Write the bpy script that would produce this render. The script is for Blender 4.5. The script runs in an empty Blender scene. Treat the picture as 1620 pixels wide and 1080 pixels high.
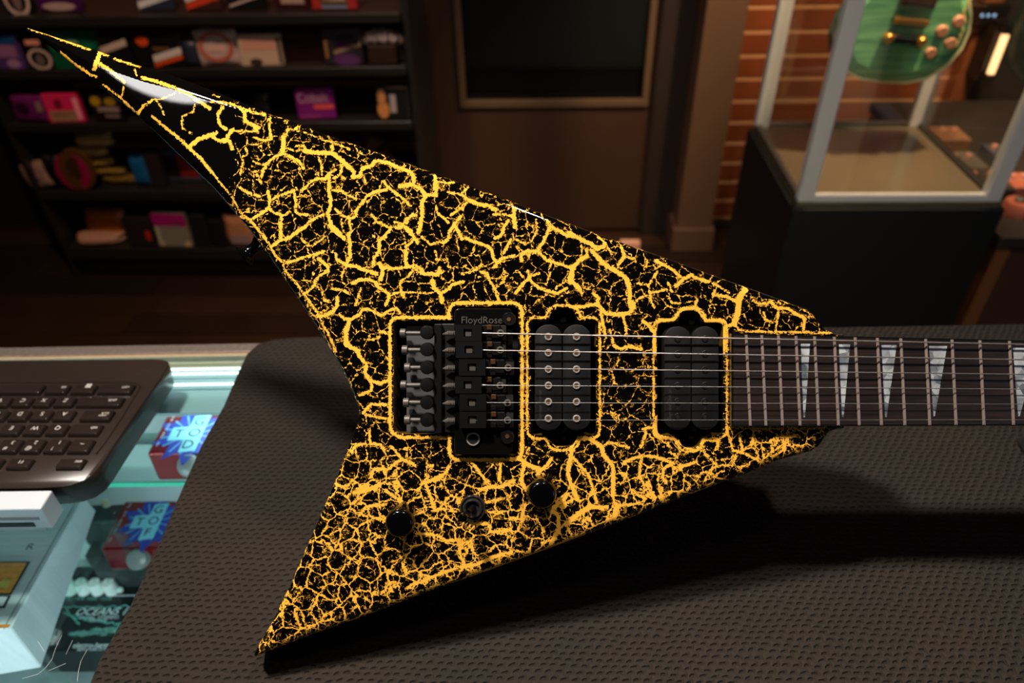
import bpy, bmesh, math, random
import numpy as np
from mathutils import Vector, Matrix
from mathutils.geometry import delaunay_2d_cdt
random.seed(7)
sc = bpy.context.scene
C = sc.collection
PI = math.pi
# ------------------------------------------------------------------ camera
F = 1139.0                                   # focal length in pixels of the 1620 px wide frame
def nrm(v): v = np.array(v, float); return v/np.linalg.norm(v)
Zc = nrm((-40, 1431, 1139)); Yc = nrm((56, 907, -1139)); Yc = nrm(Yc-Zc*np.dot(Yc, Zc)); Xc = np.cross(Yc, Zc)
RM = Matrix((Xc.tolist(), Yc.tolist(), Zc.tolist()))          # camera frame -> world
CAM = Vector((0, 0, 1.39))
cd = bpy.data.cameras.new('camera'); cam = bpy.data.objects.new('camera', cd); C.objects.link(cam)
cam.matrix_world = Matrix.Translation(CAM) @ RM.to_4x4()
cd.sensor_width = 36; cd.lens = F/1620*36; cd.clip_start = .01; cd.clip_end = 30
cd.dof.use_dof = True; cd.dof.focus_distance = .441; cd.dof.aperture_fstop = 6.3
sc.camera = cam
# ------------------------------------------------------------------ world and view
w = bpy.data.worlds.new('world'); sc.world = w; w.use_nodes = True
w.node_tree.nodes['Background'].inputs[0].default_value = (1, .8, .62, 1)
w.node_tree.nodes['Background'].inputs[1].default_value = .004
sc.view_settings.view_transform = 'Standard'; sc.view_settings.look = 'None'
sc.view_settings.gamma = 1; sc.view_settings.use_curve_mapping = False
sc.view_settings.exposure = 0.0
sc.cycles.max_bounces = 8; sc.cycles.transparent_max_bounces = 12
sc.cycles.sample_clamp_indirect = 4; sc.cycles.caustics_reflective = False; sc.cycles.caustics_refractive = False
# ------------------------------------------------------------------ lamps
def area(name, loc, target, size, power, col, shape='DISK', sy=None, spread=None):
    d = bpy.data.lights.new(name, 'AREA'); d.shape = shape; d.size = size; d.energy = power; d.color = col
    if sy: d.size_y = sy
    if spread: d.spread = math.radians(spread)
    o = bpy.data.objects.new(name, d); C.objects.link(o); o.location = loc
    o.rotation_euler = (Vector(target)-Vector(loc)).to_track_quat('-Z', 'Y').to_euler(); return o
def spot(name, loc, target, power, col, ang, blend=.6, rad=.04):
    d = bpy.data.lights.new(name, 'SPOT'); d.energy = power; d.color = col; d.spot_size = math.radians(ang); d.spot_blend = blend
    d.shadow_soft_size = rad
    o = bpy.data.objects.new(name, d); C.objects.link(o); o.location = loc
    o.rotation_euler = (Vector(target)-Vector(loc)).to_track_quat('-Z', 'Y').to_euler(); return o
D = .445
def LW(x, y, z=0): return CAM + RM @ Vector((x, y, z-D))       # guitar plane point (camera-parallel plane) to world
area('ceiling_lamp_key', (-.42, .36, 2.2), (0, .34, .95), .12, 11, (1, .91, .80), spread=120)
area('ceiling_lamp_second', (.28, .40, 2.2), (.1, .34, .95), .08, 2.6, (1, .89, .78), spread=120)
sb_d = bpy.data.lights.new('oval_softbox_lamp', 'AREA'); sb_d.shape = 'ELLIPSE'; k_sb = (1.25+D)/F
sb_d.size = 2*98*k_sb; sb_d.size_y = 2*38*k_sb; sb_d.energy = 1.5; sb_d.color = (1, .97, .95)
sb_o = bpy.data.objects.new('oval_softbox_lamp', sb_d); C.objects.link(sb_o)
sb_o.matrix_world = Matrix.Translation(CAM + RM @ Vector(((250-810)*k_sb, (540-114)*k_sb, 1.25-D))) @ RM.to_4x4() @ Matrix.Rotation(-math.atan2(53, 148), 4, 'Z')
spot('wall_wash_lamp', (.95, 1.5, 2.45), (.85, 2.45, .9), 230, (1, .72, .45), 80)
spot('case_lamp', (.88, 1.58, 1.88), (.92, 1.70, .7), 150, (1, .72, .44), 110)
spot('shelf_lamp', (-.75, 1.1, 2.45), (-.75, 2.1, .6), 75, (1, .74, .55), 75)
spot('door_lamp', (.35, 1.3, 2.45), (.35, 2.4, .6), 17, (1, .78, .58), 80)
area('cool_fill_lamp', (2.7, -.9, 1.6), (1.1, 1.6, .9), 1.0, 6.5, (.55, .68, 1), 'SQUARE')  # unseen cool fill, added to tint the case's front posts blue

# ------------------------------------------------------------------ helpers
def srgb(r, g, b):
    f = lambda c: (c/255/12.92) if c/255 <= .04045 else ((c/255+.055)/1.055)**2.4
    return (f(r), f(g), f(b), 1)
MATS = {}
def M(name, col=(.5, .5, .5, 1), rough=.5, metal=0, ior=1.45, coat=0, emis=None, es=0, bump=None, alpha=None, var=0, vs=40):
    if name in MATS: return MATS[name]
    m = bpy.data.materials.new(name); m.use_nodes = True; nt = m.node_tree; b = nt.nodes['Principled BSDF']
    b.inputs['Base Color'].default_value = col; b.inputs['Roughness'].default_value = rough
    b.inputs['Metallic'].default_value = metal; b.inputs['IOR'].default_value = ior
    b.inputs['Coat Weight'].default_value = coat
    if emis: b.inputs['Emission Color'].default_value = emis; b.inputs['Emission Strength'].default_value = es
    tc = nt.nodes.new('ShaderNodeTexCoord'); n = nt.nodes.new('ShaderNodeTexNoise')
    n.inputs['Scale'].default_value = vs; n.inputs['Detail'].default_value = 3
    nt.links.new(tc.outputs['Object'], n.inputs['Vector'])
    if var:
        mx = nt.nodes.new('ShaderNodeMix'); mx.data_type = 'RGBA'
        mx.inputs[6].default_value = tuple(c*(1-var) for c in col[:3])+(1,); mx.inputs[7].default_value = tuple(min(1, c*(1+var)) for c in col[:3])+(1,)
        nt.links.new(n.outputs['Fac'], mx.inputs[0]); nt.links.new(mx.outputs[2], b.inputs['Base Color'])
    if bump:
        bp = nt.nodes.new('ShaderNodeBump'); bp.inputs['Strength'].default_value = bump[0]; bp.inputs['Distance'].default_value = bump[1]
        nt.links.new(n.outputs['Fac'], bp.inputs['Height']); nt.links.new(bp.outputs['Normal'], b.inputs['Normal'])
    MATS[name] = m; return m
def glass(name, tint=(.9, .97, .95, 1), refl=1.0):
    if name in MATS: return MATS[name]
    m = bpy.data.materials.new(name); m.use_nodes = True; nt = m.node_tree; nt.nodes.clear()
    o = nt.nodes.new('ShaderNodeOutputMaterial'); t = nt.nodes.new('ShaderNodeBsdfTransparent'); g = nt.nodes.new('ShaderNodeBsdfGlossy')
    f = nt.nodes.new('ShaderNodeLayerWeight'); mx = nt.nodes.new('ShaderNodeMixShader'); f.inputs[0].default_value = .5
    pw5 = nt.nodes.new('ShaderNodeMath'); pw5.operation = 'POWER'; pw5.inputs[1].default_value = 5; nt.links.new(f.outputs['Facing'], pw5.inputs[0])
    ma = nt.nodes.new('ShaderNodeMath'); ma.operation = 'MULTIPLY_ADD'; ma.inputs[1].default_value = .9; ma.inputs[2].default_value = .035; nt.links.new(pw5.outputs[0], ma.inputs[0])
    t.inputs[0].default_value = tint; g.inputs['Roughness'].default_value = .02; g.inputs[0].default_value = (refl, refl, refl, 1)
    nt.links.new(ma.outputs[0], mx.inputs[0]); nt.links.new(t.outputs[0], mx.inputs[1]); nt.links.new(g.outputs[0], mx.inputs[2])
    nt.links.new(mx.outputs[0], o.inputs[0]); MATS[name] = m; return m

ORG = {}
class MB:
    def __init__(s): s.v = []; s.f = []
    def add(s, vs, fs):
        o = len(s.v); s.v += [tuple(v) for v in vs]; s.f += [tuple(i+o for i in f) for f in fs]; return s
    def frustum(s, top, bot):
        n = len(top); vs = list(top)+list(bot)
        fs = [tuple(range(n)), tuple(range(2*n-1, n-1, -1))]+[(i, i+n, (i+1) % n+n, (i+1) % n) for i in range(n)]
        return s.add(vs, fs)
    def box(s, x0, x1, y0, y1, z0, z1):
        t = [(x0, y0, z1), (x1, y0, z1), (x1, y1, z1), (x0, y1, z1)]
        return s.frustum(t, [(a, b, z0) for a, b, c in t])
    def tube(s, pts, r, n=8, cap=True):
        pts = [Vector(p) for p in pts]; rs = r if isinstance(r, (list, tuple)) else [r]*len(pts); vs = []; fs = []
        up = None
        for i, p in enumerate(pts):
            d = (pts[min(i+1, len(pts)-1)]-pts[max(i-1, 0)]).normalized()
            if up is None:
                up = Vector((0, 0, 1)) if abs(d.z) < .9 else Vector((1, 0, 0))
            a = d.cross(up).normalized(); b = a.cross(d).normalized(); up = b
            for k in range(n):
                t = 2*PI*k/n; vs.append(p+(a*math.cos(t)+b*math.sin(t))*rs[i])
        for i in range(len(pts)-1):
            for k in range(n):
                fs.append((i*n+k, i*n+(k+1) % n, (i+1)*n+(k+1) % n, (i+1)*n+k))
        if cap: fs += [tuple(range(n))[::-1], tuple(range((len(pts)-1)*n, len(pts)*n))]
        return s.add(vs, fs)
    def lathe(s, base, axis, prof, n=24):            # prof: (radius, height) list
        axis = Vector(axis).normalized(); a = axis.orthogonal().normalized(); b = axis.cross(a); base = Vector(base)
        vs = []; fs = []; m = len(prof)
        for (r, h) in prof:
            for k in range(n):
                t = 2*PI*k/n; vs.append(base+axis*h+(a*math.cos(t)+b*math.sin(t))*r)
        for i in range(m-1):
            for k in range(n): fs.append((i*n+k, i*n+(k+1) % n, (i+1)*n+(k+1) % n, (i+1)*n+k))
        fs.append(tuple(range(n))[::-1]); fs.append(tuple(range((m-1)*n, m*n)))
        return s.add(vs, fs)
    def prism(s, poly, z0, z1):                      # poly xy (any winding), local z
        return s.frustum([(x, y, z1) for x, y in poly], [(x, y, z0) for x, y in poly])
    def build(s, name, mat, parent=None, smooth=False, bevel=0, segs=2, org=None):
        o_ = Vector((0, 0, 0))
        if parent is not None: o_ = ORG.get(parent.name, o_)
        if org is not None: o_ = Vector(org)
        me = bpy.data.meshes.new(name); me.from_pydata([tuple(Vector(v)-o_) for v in s.v], [], s.f)
        bm = bmesh.new(); bm.from_mesh(me); bmesh.ops.remove_doubles(bm, verts=bm.verts, dist=1e-7)
        bmesh.ops.recalc_face_normals(bm, faces=bm.faces)
        if bevel:
            eds = [e for e in bm.edges if len(e.link_faces) == 2 and e.calc_face_angle(0) > .6]
            bmesh.ops.bevel(bm, geom=eds, offset=bevel, segments=segs, profile=.5, affect='EDGES')
        if smooth:
            for f in bm.faces: f.smooth = True
            for e in bm.edges:
                if len(e.link_faces) == 2 and e.calc_face_angle(0) > .7: e.smooth = False
        bm.to_mesh(me); bm.free()
        if mat: me.materials.append(mat)
        o = bpy.data.objects.new(name, me); C.objects.link(o)
        if parent is not None: o.parent = parent
        if org is not None: o.location = org
        ORG[o.name] = o_
        return o
def tag(o, label=None, cat=None, group=None, kind=None):
    if label: o['label'] = label
    if cat: o['category'] = cat
    if group: o['group'] = group
    if kind: o['kind'] = kind
    return o
def empty(name, loc, label, cat, group=None):
    o = bpy.data.objects.new(name, None); o.empty_display_size = .02; C.objects.link(o); o.location = loc
    ORG[o.name] = Vector(loc); return tag(o, label, cat, group)
def ray(px, py): return RM @ Vector((px-810, 540-py, -F))
def onZ(px, py, z): r = ray(px, py); return CAM + r*((z-CAM.z)/r.z)
def onY(px, py, Y): r = ray(px, py); return CAM + r*(Y/r.y)
# text, all made once and kept as plain meshes one unit high
TX = {}
def pretext(strings):
    obs = []
    for s_ in strings:
        cu = bpy.data.curves.new('text', 'FONT'); cu.body = s_; cu.size = 1; cu.resolution_u = 3; cu.align_x = 'CENTER'; cu.align_y = 'CENTER'
        o = bpy.data.objects.new('text', cu); C.objects.link(o); obs.append((s_, o))
    dg = bpy.context.evaluated_depsgraph_get()
    for s_, o in obs:
        me = o.evaluated_get(dg).to_mesh(); TX[s_] = ([tuple(v.co) for v in me.vertices], [tuple(p.vertices) for p in me.polygons])
        o.evaluated_get(dg).to_mesh_clear()
    for s_, o in obs: bpy.data.objects.remove(o)
def text(name, s_, mat, parent, origin, xd, yd, size, shear=0, sx=1):
    xd = Vector(xd).normalized(); yd = Vector(yd).normalized(); o = Vector(origin); vs, fs = TX[s_]
    mb = MB(); mb.add([o+xd*((x*sx+shear*y)*size)+yd*(y*size) for x, y, z in vs], fs)
    return mb.build(name, mat, parent)
pretext(['FloydRose', 'Seymour Duncan', 'OCEANS 12', 'DUAL STEREO', 'REVERB', 'electro-harmonix', 'NEW YORK CITY, USA', 'REVERB A', 'TIME', 'FDBK', 'TONE', 'LEVEL', 'A', 'B', 'MODE', 'G', 'O', 'D', 'F', 'T', 'R', 'VOL',
         'C', 'X', 'Z', 'V', 'S', 'E', 'W', 'Q', '1', '2', '3', '@', '#', '!', '~', 'ctrl', 'alt', 'shift', 'caps', 'lock', 'tab', 'esc', 'F1', 'LONG', 'SHORT', 'Cobalt', 'SLINKY'])

black = M('black_plastic', (.0025, .0025, .0027, 1), .45, ior=1.28)
blackgloss = M('black_gloss', (.0015, .0015, .0015, 1), .08)
blackmetal = M('black_metal', (.010, .009, .009, 1), .3, .5)
darksteel = M('dark_steel', (.10, .088, .08, 1), .42, .35)
chrome = M('chrome', (.60, .55, .53, 1), .25, .6)
nickel = M('nickel_string', (.36, .34, .33, 1), .35, .8)
brass = M('aged_brass', (.32, .15, .06, 1), .4, .9)

# ------------------------------------------------------------------ room shell
def struct(name, mb, mat, **k): o = mb.build(name, mat, **k); o['kind'] = 'structure'; return o
YW = 2.45
wood_dark = M('dark_painted_wood', (.02, .012, .008, 1), .45, var=.3, vs=6)
shell_m = M('shop_paint', (.03, .022, .018, 1), .7, var=.1)
X0, X1, Y0 = -2.6, 2.9, -1.8
struct('ceiling', MB().box(X0, X1, Y0, YW+.3, 2.7, 2.8), shell_m)
struct('wall_left', MB().box(X0-.1, X0, Y0, YW+.3, 0, 2.7), shell_m)
struct('wall_right', MB().box(X1, X1+.1, Y0, YW+.3, 0, 2.7), shell_m)
struct('wall_front', MB().box(X0, X1, Y0-.1, Y0, 0, 2.7), shell_m)
fl = struct('floor', MB().box(X0, X1, Y0, YW+.3, -.06, -.012), M('floor_gap', (.004, .003, .002, 1), .8))
plank_ms = [M('floor_plank_%d' % i, c, .35, var=.35, vs=5) for i, c in enumerate([(.020, .009, .005, 1), (.030, .013, .006, 1), (.014, .007, .004, 1)])]
k = 0
for j in range(20):
    y = .45+j*.11; x = X0+(-.5 if j % 2 else 0)
    while x < X1:
        x2 = min(X1, x+1.25); xs = max(X0, x)
        if x2-xs > .1:
            MB().box(xs+.0015, x2-.0015, y+.0015, y+.1085, -.014, random.uniform(-.001, 0)).build('plank', plank_ms[random.randrange(3)], fl)
        x += 1.25
# back wall: slatted panelling, strips coloured pale for light on the groove lips
slat_m = M('mahogany_slat', (.19, .045, .014, 1), .32, var=.35, vs=9)
groove_m = M('lit_groove_lip', (.62, .30, .13, 1), .4)
xr = onY(1492, 150, YW).x; xdoor1 = onY(1085, 200, YW).x; xdoor0 = onY(672, 200, YW).x
wb = struct('wall_back', MB().box(X0, X1, YW+.02, YW+.3, 0, 2.7), M('back_wall', (.006, .004, .003, 1), .7))
zbase = onY(1130, 345, YW).z
pitch = .0742
for seg in ((onY(16, 205, 2.1).x+.02, xdoor0-.02), (xdoor1, xr)):
    nn = 0
    while zbase+nn*pitch < 2.6:
        z = zbase+nn*pitch
        MB().box(seg[0], seg[1], YW, YW+.019, z+.008, z+pitch-.004).build('slat', slat_m, wb, bevel=.001, segs=1)
        MB().box(seg[0], seg[1], YW+.003, YW+.012, z-.003, z+.007).build('lit_groove_strip', groove_m, wb)
        nn += 1
struct('baseboard_back', MB().box(xdoor1, X1, YW-.02, YW+.02, 0, zbase-.012), wood_dark)
# timber post that ends the slatted wall, then the dark panelling beyond
post_m = M('stained_post', (.16, .045, .014, 1), .4, var=.3, vs=8)
struct('trim_1', MB().box(xr, xr+.055, YW-.05, YW+.02, zbase-.012, 2.7), post_m)
# pillar (painted casing between door and slats)
pb0 = onY(1066, 390, 2.29).x; pb1 = onY(1120, 390, 2.29).x
pil_m = M('pillar_paint', (.115, .06, .034, 1), .4, var=.15, vs=5)
struct('trim_2', MB().box(pb0, pb1, 2.29, YW+.0, 0, 2.7).box(pb0-.012, pb1+.012, 2.275, YW, 0, .09), pil_m, bevel=.003)
struct('trim_3', MB().box(onY(1030, 200, 2.4).x, pb0, 2.40, YW+.02, 0, 2.7), M('jamb_paint', (.022, .013, .011, 1), .5), bevel=.003)
struct('trim_4', MB().box(xdoor0-.03, onY(686, 200, 2.40).x, 2.40, YW+.02, 0, 2.7), M('jamb_paint'), bevel=.003)
# door with its window
dx0 = onY(688, 200, 2.43).x; dx1 = onY(1058, 200, 2.43).x
wx0 = onY(732, 130, 2.43).x; wx1 = onY(1022, 130, 2.43).x; wz = onY(880, 161, 2.43).z
door_m = M('door_paint', (.05, .022, .013, 1), .42, var=.2, vs=4)
dm = MB().box(dx0, dx1, 2.425, 2.465, .012, wz).box(dx0, wx0, 2.425, 2.465, wz, 2.12).box(wx1, dx1, 2.425, 2.465, wz, 2.12).box(wx0, wx1, 2.425, 2.465, 1.95, 2.12)
door = struct('door_1', dm, door_m)
mold = M('window_moulding', (.11, .062, .032, 1), .4)
for a in ((wx0-.012, wx1+.012, wz-.014, wz+.012), (wx0-.012, wx0+.010, wz+.012, 1.96), (wx1-.010, wx1+.012, wz+.012, 1.96), (wx0-.012, wx1+.012, 1.94, 1.965)):
    MB().box(a[0], a[1], 2.412, 2.43, a[2], a[3]).build('glazing_bead', mold, door, bevel=.003)
MB().box(wx0, wx1, 2.44, 2.446, wz, 1.95).build('pane', M('dark_door_glass', (.003, .003, .004, 1), .06), door)
MB().tube([(dx0+.045, 2.425, 1.0), (dx0+.045, 2.37, 1.0), (dx0+.15, 2.36, 1.0)], .009).build('handle', blackmetal, door, smooth=True)

# ------------------------------------------------------------------ shelving unit and its stock
YF = 2.08
shelf_m = M('black_shelf', (.016, .012, .010, 1), .4)
sx0 = onY(16, 205, YF).x; sx1 = onY(652, 200, YF).x
rack = empty('display_rack', ((sx0+sx1)/2, YF+.15, 0), 'black metal shelving rack of string packs and pouches left of the door', 'shelf')
SZ = []
for (yt, yb) in ((24, 38), (108, 121), (194, 206), (303, 314), (393, 409)):
    zt = onY(400, yt, YF).z; zb = onY(400, yb, YF).z; SZ.append(zt)
    MB().box(sx0, sx1, YF, YF+.31, zt-.02, zt-.004).box(sx0, sx1, YF-.006, YF+.004, zb, zt+.002).build('shelf', shelf_m, rack, bevel=.0015, segs=1)
for x in (sx0+.012, sx1-.012, ):
    MB().box(x-.014, x+.014, YF+.30, YF+.335, 0, 1.5).build('upright', shelf_m, rack)
MB().box(sx0-.014, sx0-.001, YF, YF+.335, 0, 1.35).build('side_panel', shelf_m, rack)
MB().box(sx1+.001, sx1+.02, YF+.02, YF+.335, 0, 1.35).build('side_panel', shelf_m, rack)
MB().box(sx0, sx1, YF+.03, YF+.31, 0.012, SZ[4]-.025).build('plinth', shelf_m, rack)

def cm(rgb, rough=.45): return M('pack_%02x%02x%02x_%d' % (*rgb, int(rough*100)), srgb(*rgb), rough)
def front_panel(mb, o, px0, px1, u0, u1, v0, v1, W, H, off, shape='rect'):
    return mb
def item(kind, px0, px1, yt, yb, sh, base, label, cat, decor=(), depth=.02, lean=.08, group='string packs and pouches on the black rack', rough=.4, roll=0, name=None):
    zs = SZ[sh]; p = onZ((px0+px1)/2, yb, zs); Y = min(max(p.y, YF+.012), YF+.24)
    xa = onY(px0, yb, Y).x; xb = onY(px1, yb, Y).x; H = max(.02, onY((px0+px1)/2, yt, Y+.02).z-zs); W = xb-xa; cx = (xa+xb)/2
    rng = random.Random(int(px0*31+yt)); m = cm(base, rough)
    root = empty(name or cat.replace(' ', '_'), (cx, Y, zs), label, cat, group)
    root.rotation_euler = (0, roll, rng.uniform(-.12, .12))
    if 'lying on the flat' in label: root.location.z += .021
    T = lambda u, v, t: Vector((cx+(u-.5)*W, Y+t+lean*v*H, zs+v*H))        # u,v in 0..1 on the face, t depth
    mb = MB()
    if kind == 'box':
        mb.frustum([T(0, 0, 0), T(1, 0, 0), T(1, 1, 0), T(0, 1, 0)], [T(0, 0, depth), T(1, 0, depth), T(1, 1, depth), T(0, 1, depth)])
        mb.build('carton', m, root, bevel=.0015, segs=1)
    elif kind == 'pouch':
        n = 12; vs = []; fs = []
        for s_ in (-1, 1):
            for i in range(n+1):
                for j in range(n+1):
                    u = i/n; v = j/n; b = (max(0, (1-(2*u-1)**4))*max(0, (1-(2*v-1)**4)))**.6
                    wv = .0015*math.sin(u*17+rng.random())*math.cos(v*13+px0)*b
                    e = .02*math.sin(v*9+px0); f_ = .02*math.sin(u*8+px1)
                    vs.append(T(u+e*(abs(2*u-1)), v*.985+f_*(v), depth/2+s_*(depth/2)*b+wv))
        q = (n+1)**2
        for i in range(n):
            for j in range(n):
                a = i*(n+1)+j; fs.append((a, a+1, a+n+2, a+n+1)); fs.append((q+a, q+a+n+1, q+a+n+2, q+a+1))
        for i in range(n):
            for (a, b) in ((i*(n+1), (i+1)*(n+1)), (i*(n+1)+n, (i+1)*(n+1)+n), (i, i+1), (n*(n+1)+i, n*(n+1)+i+1)):
                fs.append((a, b, q+b, q+a))
        mb.add(vs, fs); mb.build('pouch_body', m, root, smooth=True)
    elif kind == 'disc':
        pts = [(.5+.5*math.cos(t*PI/12), .5+.5*math.sin(t*PI/12)) for t in range(24)]
        mb.frustum([T(a, b, 0) for a, b in pts], [T(a, b, depth) for a, b in pts]); mb.build('disc_body', m, root, bevel=.002)
    # printed shapes, thin raised plates on the face
    dz = -.0008 if kind != 'pouch' else -.0012
    byc = {}
    for dsc in decor:
        sh_, u0, v0, u1, v1, colr = dsc[:6]; mb2 = byc.setdefault(colr, MB())
        if sh_ == 'rect': P = [(u0, v0), (u1, v0), (u1, v1), (u0, v1)]
        elif sh_ == 'slant': P = [(u0, v0), (u1, v0+.25), (u1, v1+.25), (u0, v1)]
        elif sh_ == 'oval': P = [((u0+u1)/2+(u1-u0)/2*math.cos(t*PI/10), (v0+v1)/2+(v1-v0)/2*math.sin(t*PI/10)) for t in range(20)]
        elif sh_ == 'ring':
            cu, cv, ru, rv = (u0+u1)/2, (v0+v1)/2, (u1-u0)/2, (v1-v0)/2
            for t in range(20):
                a, b = t*PI/10, (t+1)*PI/10
                P = [(cu+ru*math.cos(a), cv+rv*math.sin(a)), (cu+ru*math.cos(b), cv+rv*math.sin(b)), (cu+.75*ru*math.cos(b), cv+.75*rv*math.sin(b)), (cu+.75*ru*math.cos(a), cv+.75*rv*math.sin(a))]
                mb2.frustum([T(x, y, dz) for x, y in P], [T(x, y, .0005) for x, y in P])
            continue
        elif sh_ == 'text':
            vs, fs = TX[dsc[6]]; W_ = max(v[0] for v in vs)-min(v[0] for v in vs)
            mb2.add([T((u0+u1)/2+x/W_*(u1-u0), (v0+v1)/2+y*(v1-v0), dz*1.5) for x, y, z in vs], fs); continue
        if kind == 'pouch': dzz = -.0015
        else: dzz = dz
        mb2.frustum([T(x, y, dzz) for x, y in P], [T(x, y, .001) for x, y in P])
    for colr, mb2 in byc.items(): mb2.build('printed_patch', cm(colr, .4), root)
    return root
PW = (205, 170, 150); CR = (190, 160, 130)
g1 = 'packs on the top shelf in view'
item('box', 12, 54, -45, 20, 0, (14, 11, 10), 'dark pack with pale skull-like round print, far left of the top shelf', 'string pack', [('ring', .05, -.1, .95, .75, PW), ('oval', .35, .05, .65, .55, (120, 95, 85))])
item('box', 62, 130, -50, 18, 0, (70, 12, 72), 'dark purple pack with pale curved band at its foot on the top shelf', 'string pack', [('oval', .1, .02, .9, .22, (185, 150, 135))])
item('box', 222, 277, -50, 16, 0, (40, 45, 60), 'pack with blue, white and yellow diagonal stripes on the top shelf', 'string pack', [('slant', .0, .05, .98, .22, (220, 210, 200)), ('slant', .0, .3, .98, .5, (70, 110, 170)), ('rect', .1, .75, .5, .95, (220, 160, 40))])
item('box', 298, 352, -50, 16, 0, (60, 30, 20), 'pack with a red and a white diagonal stripe on the top shelf', 'string pack', [('slant', 0, .02, .98, .18, (210, 60, 25)), ('slant', 0, .2, .98, .4, (215, 200, 190))])
item('box', 362, 422, -50, 16, 0, (12, 10, 10), 'black pack with one thin pale slanting line on the top shelf', 'string pack', [('slant', .05, .08, .9, .14, (200, 170, 160))])
item('box', 434, 492, -50, 13, 0, (55, 14, 22), 'dark maroon pack with pale lettering strip on the top shelf', 'string pack', [('rect', .2, .12, .85, .3, (170, 140, 120))])
item('box', 494, 566, -50, 15, 0, (165, 40, 35), 'bright red pack with pale lettering, rightmost pack of the top shelf', 'string pack', [('rect', .2, .1, .8, .5, (90, 65, 50)), ('rect', .25, .22, .75, .42, PW), ('rect', .22, .03, .78, .1, (110, 125, 150))])
item('box', -14, 43, 52, 114, 1, (80, 50, 100), 'blue-topped lilac pack at the left edge of the second shelf', 'string pack', [('rect', .0, .74, 1, .98, (25, 70, 110)), ('rect', .3, .35, .95, .7, (150, 95, 130)), ('oval', .55, .05, .95, .3, (170, 120, 150))])
item('box', 50, 92, 54, 114, 1, (10, 8, 8), 'black pack with pale ring emblem and small peach tag on the second shelf', 'string pack', [('ring', .02, -.02, .98, .62, PW), ('oval', .32, .1, .68, .45, (110, 90, 80)), ('rect', .12, .72, .7, .88, (240, 150, 120))])
item('box', 94, 168, 44, 113, 1, (8, 75, 48), 'dark green pack on the second shelf behind the upper horn', 'string pack', [('rect', .05, .5, .9, .62, (15, 110, 60)), ('oval', .3, .6, .6, .72, (140, 170, 140))])
item('box', 168, 214, 52, 110, 1, (16, 14, 14), 'black pack with one broad pale diagonal bar on the second shelf', 'string pack', [('slant', .02, .42, .95, .62, PW)])
item('box', 218, 298, 50, 112, 1, (18, 14, 13), 'black box with orange dot and white-orange stripe on the second shelf', 'string pack', [('oval', .12, .62, .36, .92, (225, 75, 25)), ('slant', .38, .02, .98, .14, (225, 75, 20)), ('slant', .38, .16, .98, .36, (225, 205, 190)), ('rect', .42, .5, .75, .6, (110, 75, 40))], depth=.04)
item('pouch', 296, 318, 62, 110, 1, (38, 40, 52), 'small slate blue soft pouch on the second shelf', 'pouch', depth=.03)
item('pouch', 315, 382, 44, 104, 1, (200, 165, 150), 'cream pouch with a thin red ring print on the second shelf', 'pouch', [('ring', .1, .1, .9, .95, (190, 95, 75)), ('rect', .3, .4, .7, .55, (225, 170, 150))], depth=.02)
item('box', 384, 450, 54, 104, 1, (200, 165, 135), 'cream square pack with pink upper half on the second shelf', 'string pack', [('rect', .1, .52, .88, .95, (210, 145, 120)), ('oval', .2, .0, .5, .25, (60, 45, 35)), ('rect', .9, .05, .98, .95, (80, 65, 55))])
item('box', 516, 576, 44, 103, 1, (40, 32, 36), 'dark pack with two purple bands and tan arc on the second shelf', 'string pack', [('oval', .25, .45, .95, .85, (15, 10, 20)), ('oval', .3, .46, .9, .78, (125, 50, 140)), ('slant', .25, .3, .98, .4, (150, 120, 90)), ('oval', .22, -.02, .92, .32, (90, 45, 90)), ('rect', .02, .2, .1, .7, (150, 100, 60))])
item('box', 584, 628, 70, 102, 1, (45, 24, 14), 'small plain brown box at the right end of the second shelf', 'box', depth=.05)
item('pouch', 27, 80, 148, 197, 2, (105, 22, 82), 'magenta-purple pouch, leftmost on the third shelf', 'pouch', [('oval', .15, .3, .55, .75, (50, 10, 40)), ('rect', .78, .4, .95, .75, (140, 110, 90))], depth=.02)
item('box', 82, 136, 146, 197, 2, (225, 35, 85), 'hot pink and cream pack beside the magenta pouch', 'string pack', [('rect', .08, .05, .82, .42, (165, 115, 85)), ('rect', .2, .2, .78, .34, (215, 180, 150)), ('rect', .3, .5, .5, .8, (120, 20, 40)), ('rect', .84, .1, .98, .85, (255, 150, 160))])
item('box', 152, 197, 148, 192, 2, (22, 16, 14), 'black pack with yellow spots over pale lettering on the third shelf', 'string pack', [('oval', .02, .6, .38, .95, (190, 140, 15)), ('oval', .5, .6, .9, .9, (170, 130, 15)), ('rect', .2, .38, .95, .55, (160, 130, 120)), ('rect', .4, .15, .9, .28, (130, 100, 90))])
item('pouch', 402, 430, 146, 186, 2, (20, 16, 15), 'small black pouch just above the guitar edge on the third shelf', 'pouch', depth=.03)
item('box', 474, 532, 141, 188, 2, (125, 25, 110), 'magenta-violet box with script lettering and orange stripe on the third shelf', 'string pack', [('rect', .45, .36, .98, .5, (235, 85, 50)), ('rect', .05, .04, .6, .16, (150, 50, 110)), ('text', .05, .5, .85, 1.0, (190, 140, 140), 'Cobalt')], depth=.03)
item('box', 598, 650, 134, 188, 2, (20, 19, 19), 'black box with tan figure-eight shape, right end of the third shelf', 'string pack', [('oval', .02, .02, .38, .55, (205, 130, 70)), ('oval', .06, .4, .3, .92, (205, 135, 80)), ('rect', .42, .2, .6, .75, (165, 150, 145)), ('rect', .35, .92, .98, .99, (90, 70, 58)), ('rect', .93, .05, .98, .92, (50, 42, 38))], depth=.03)
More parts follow.
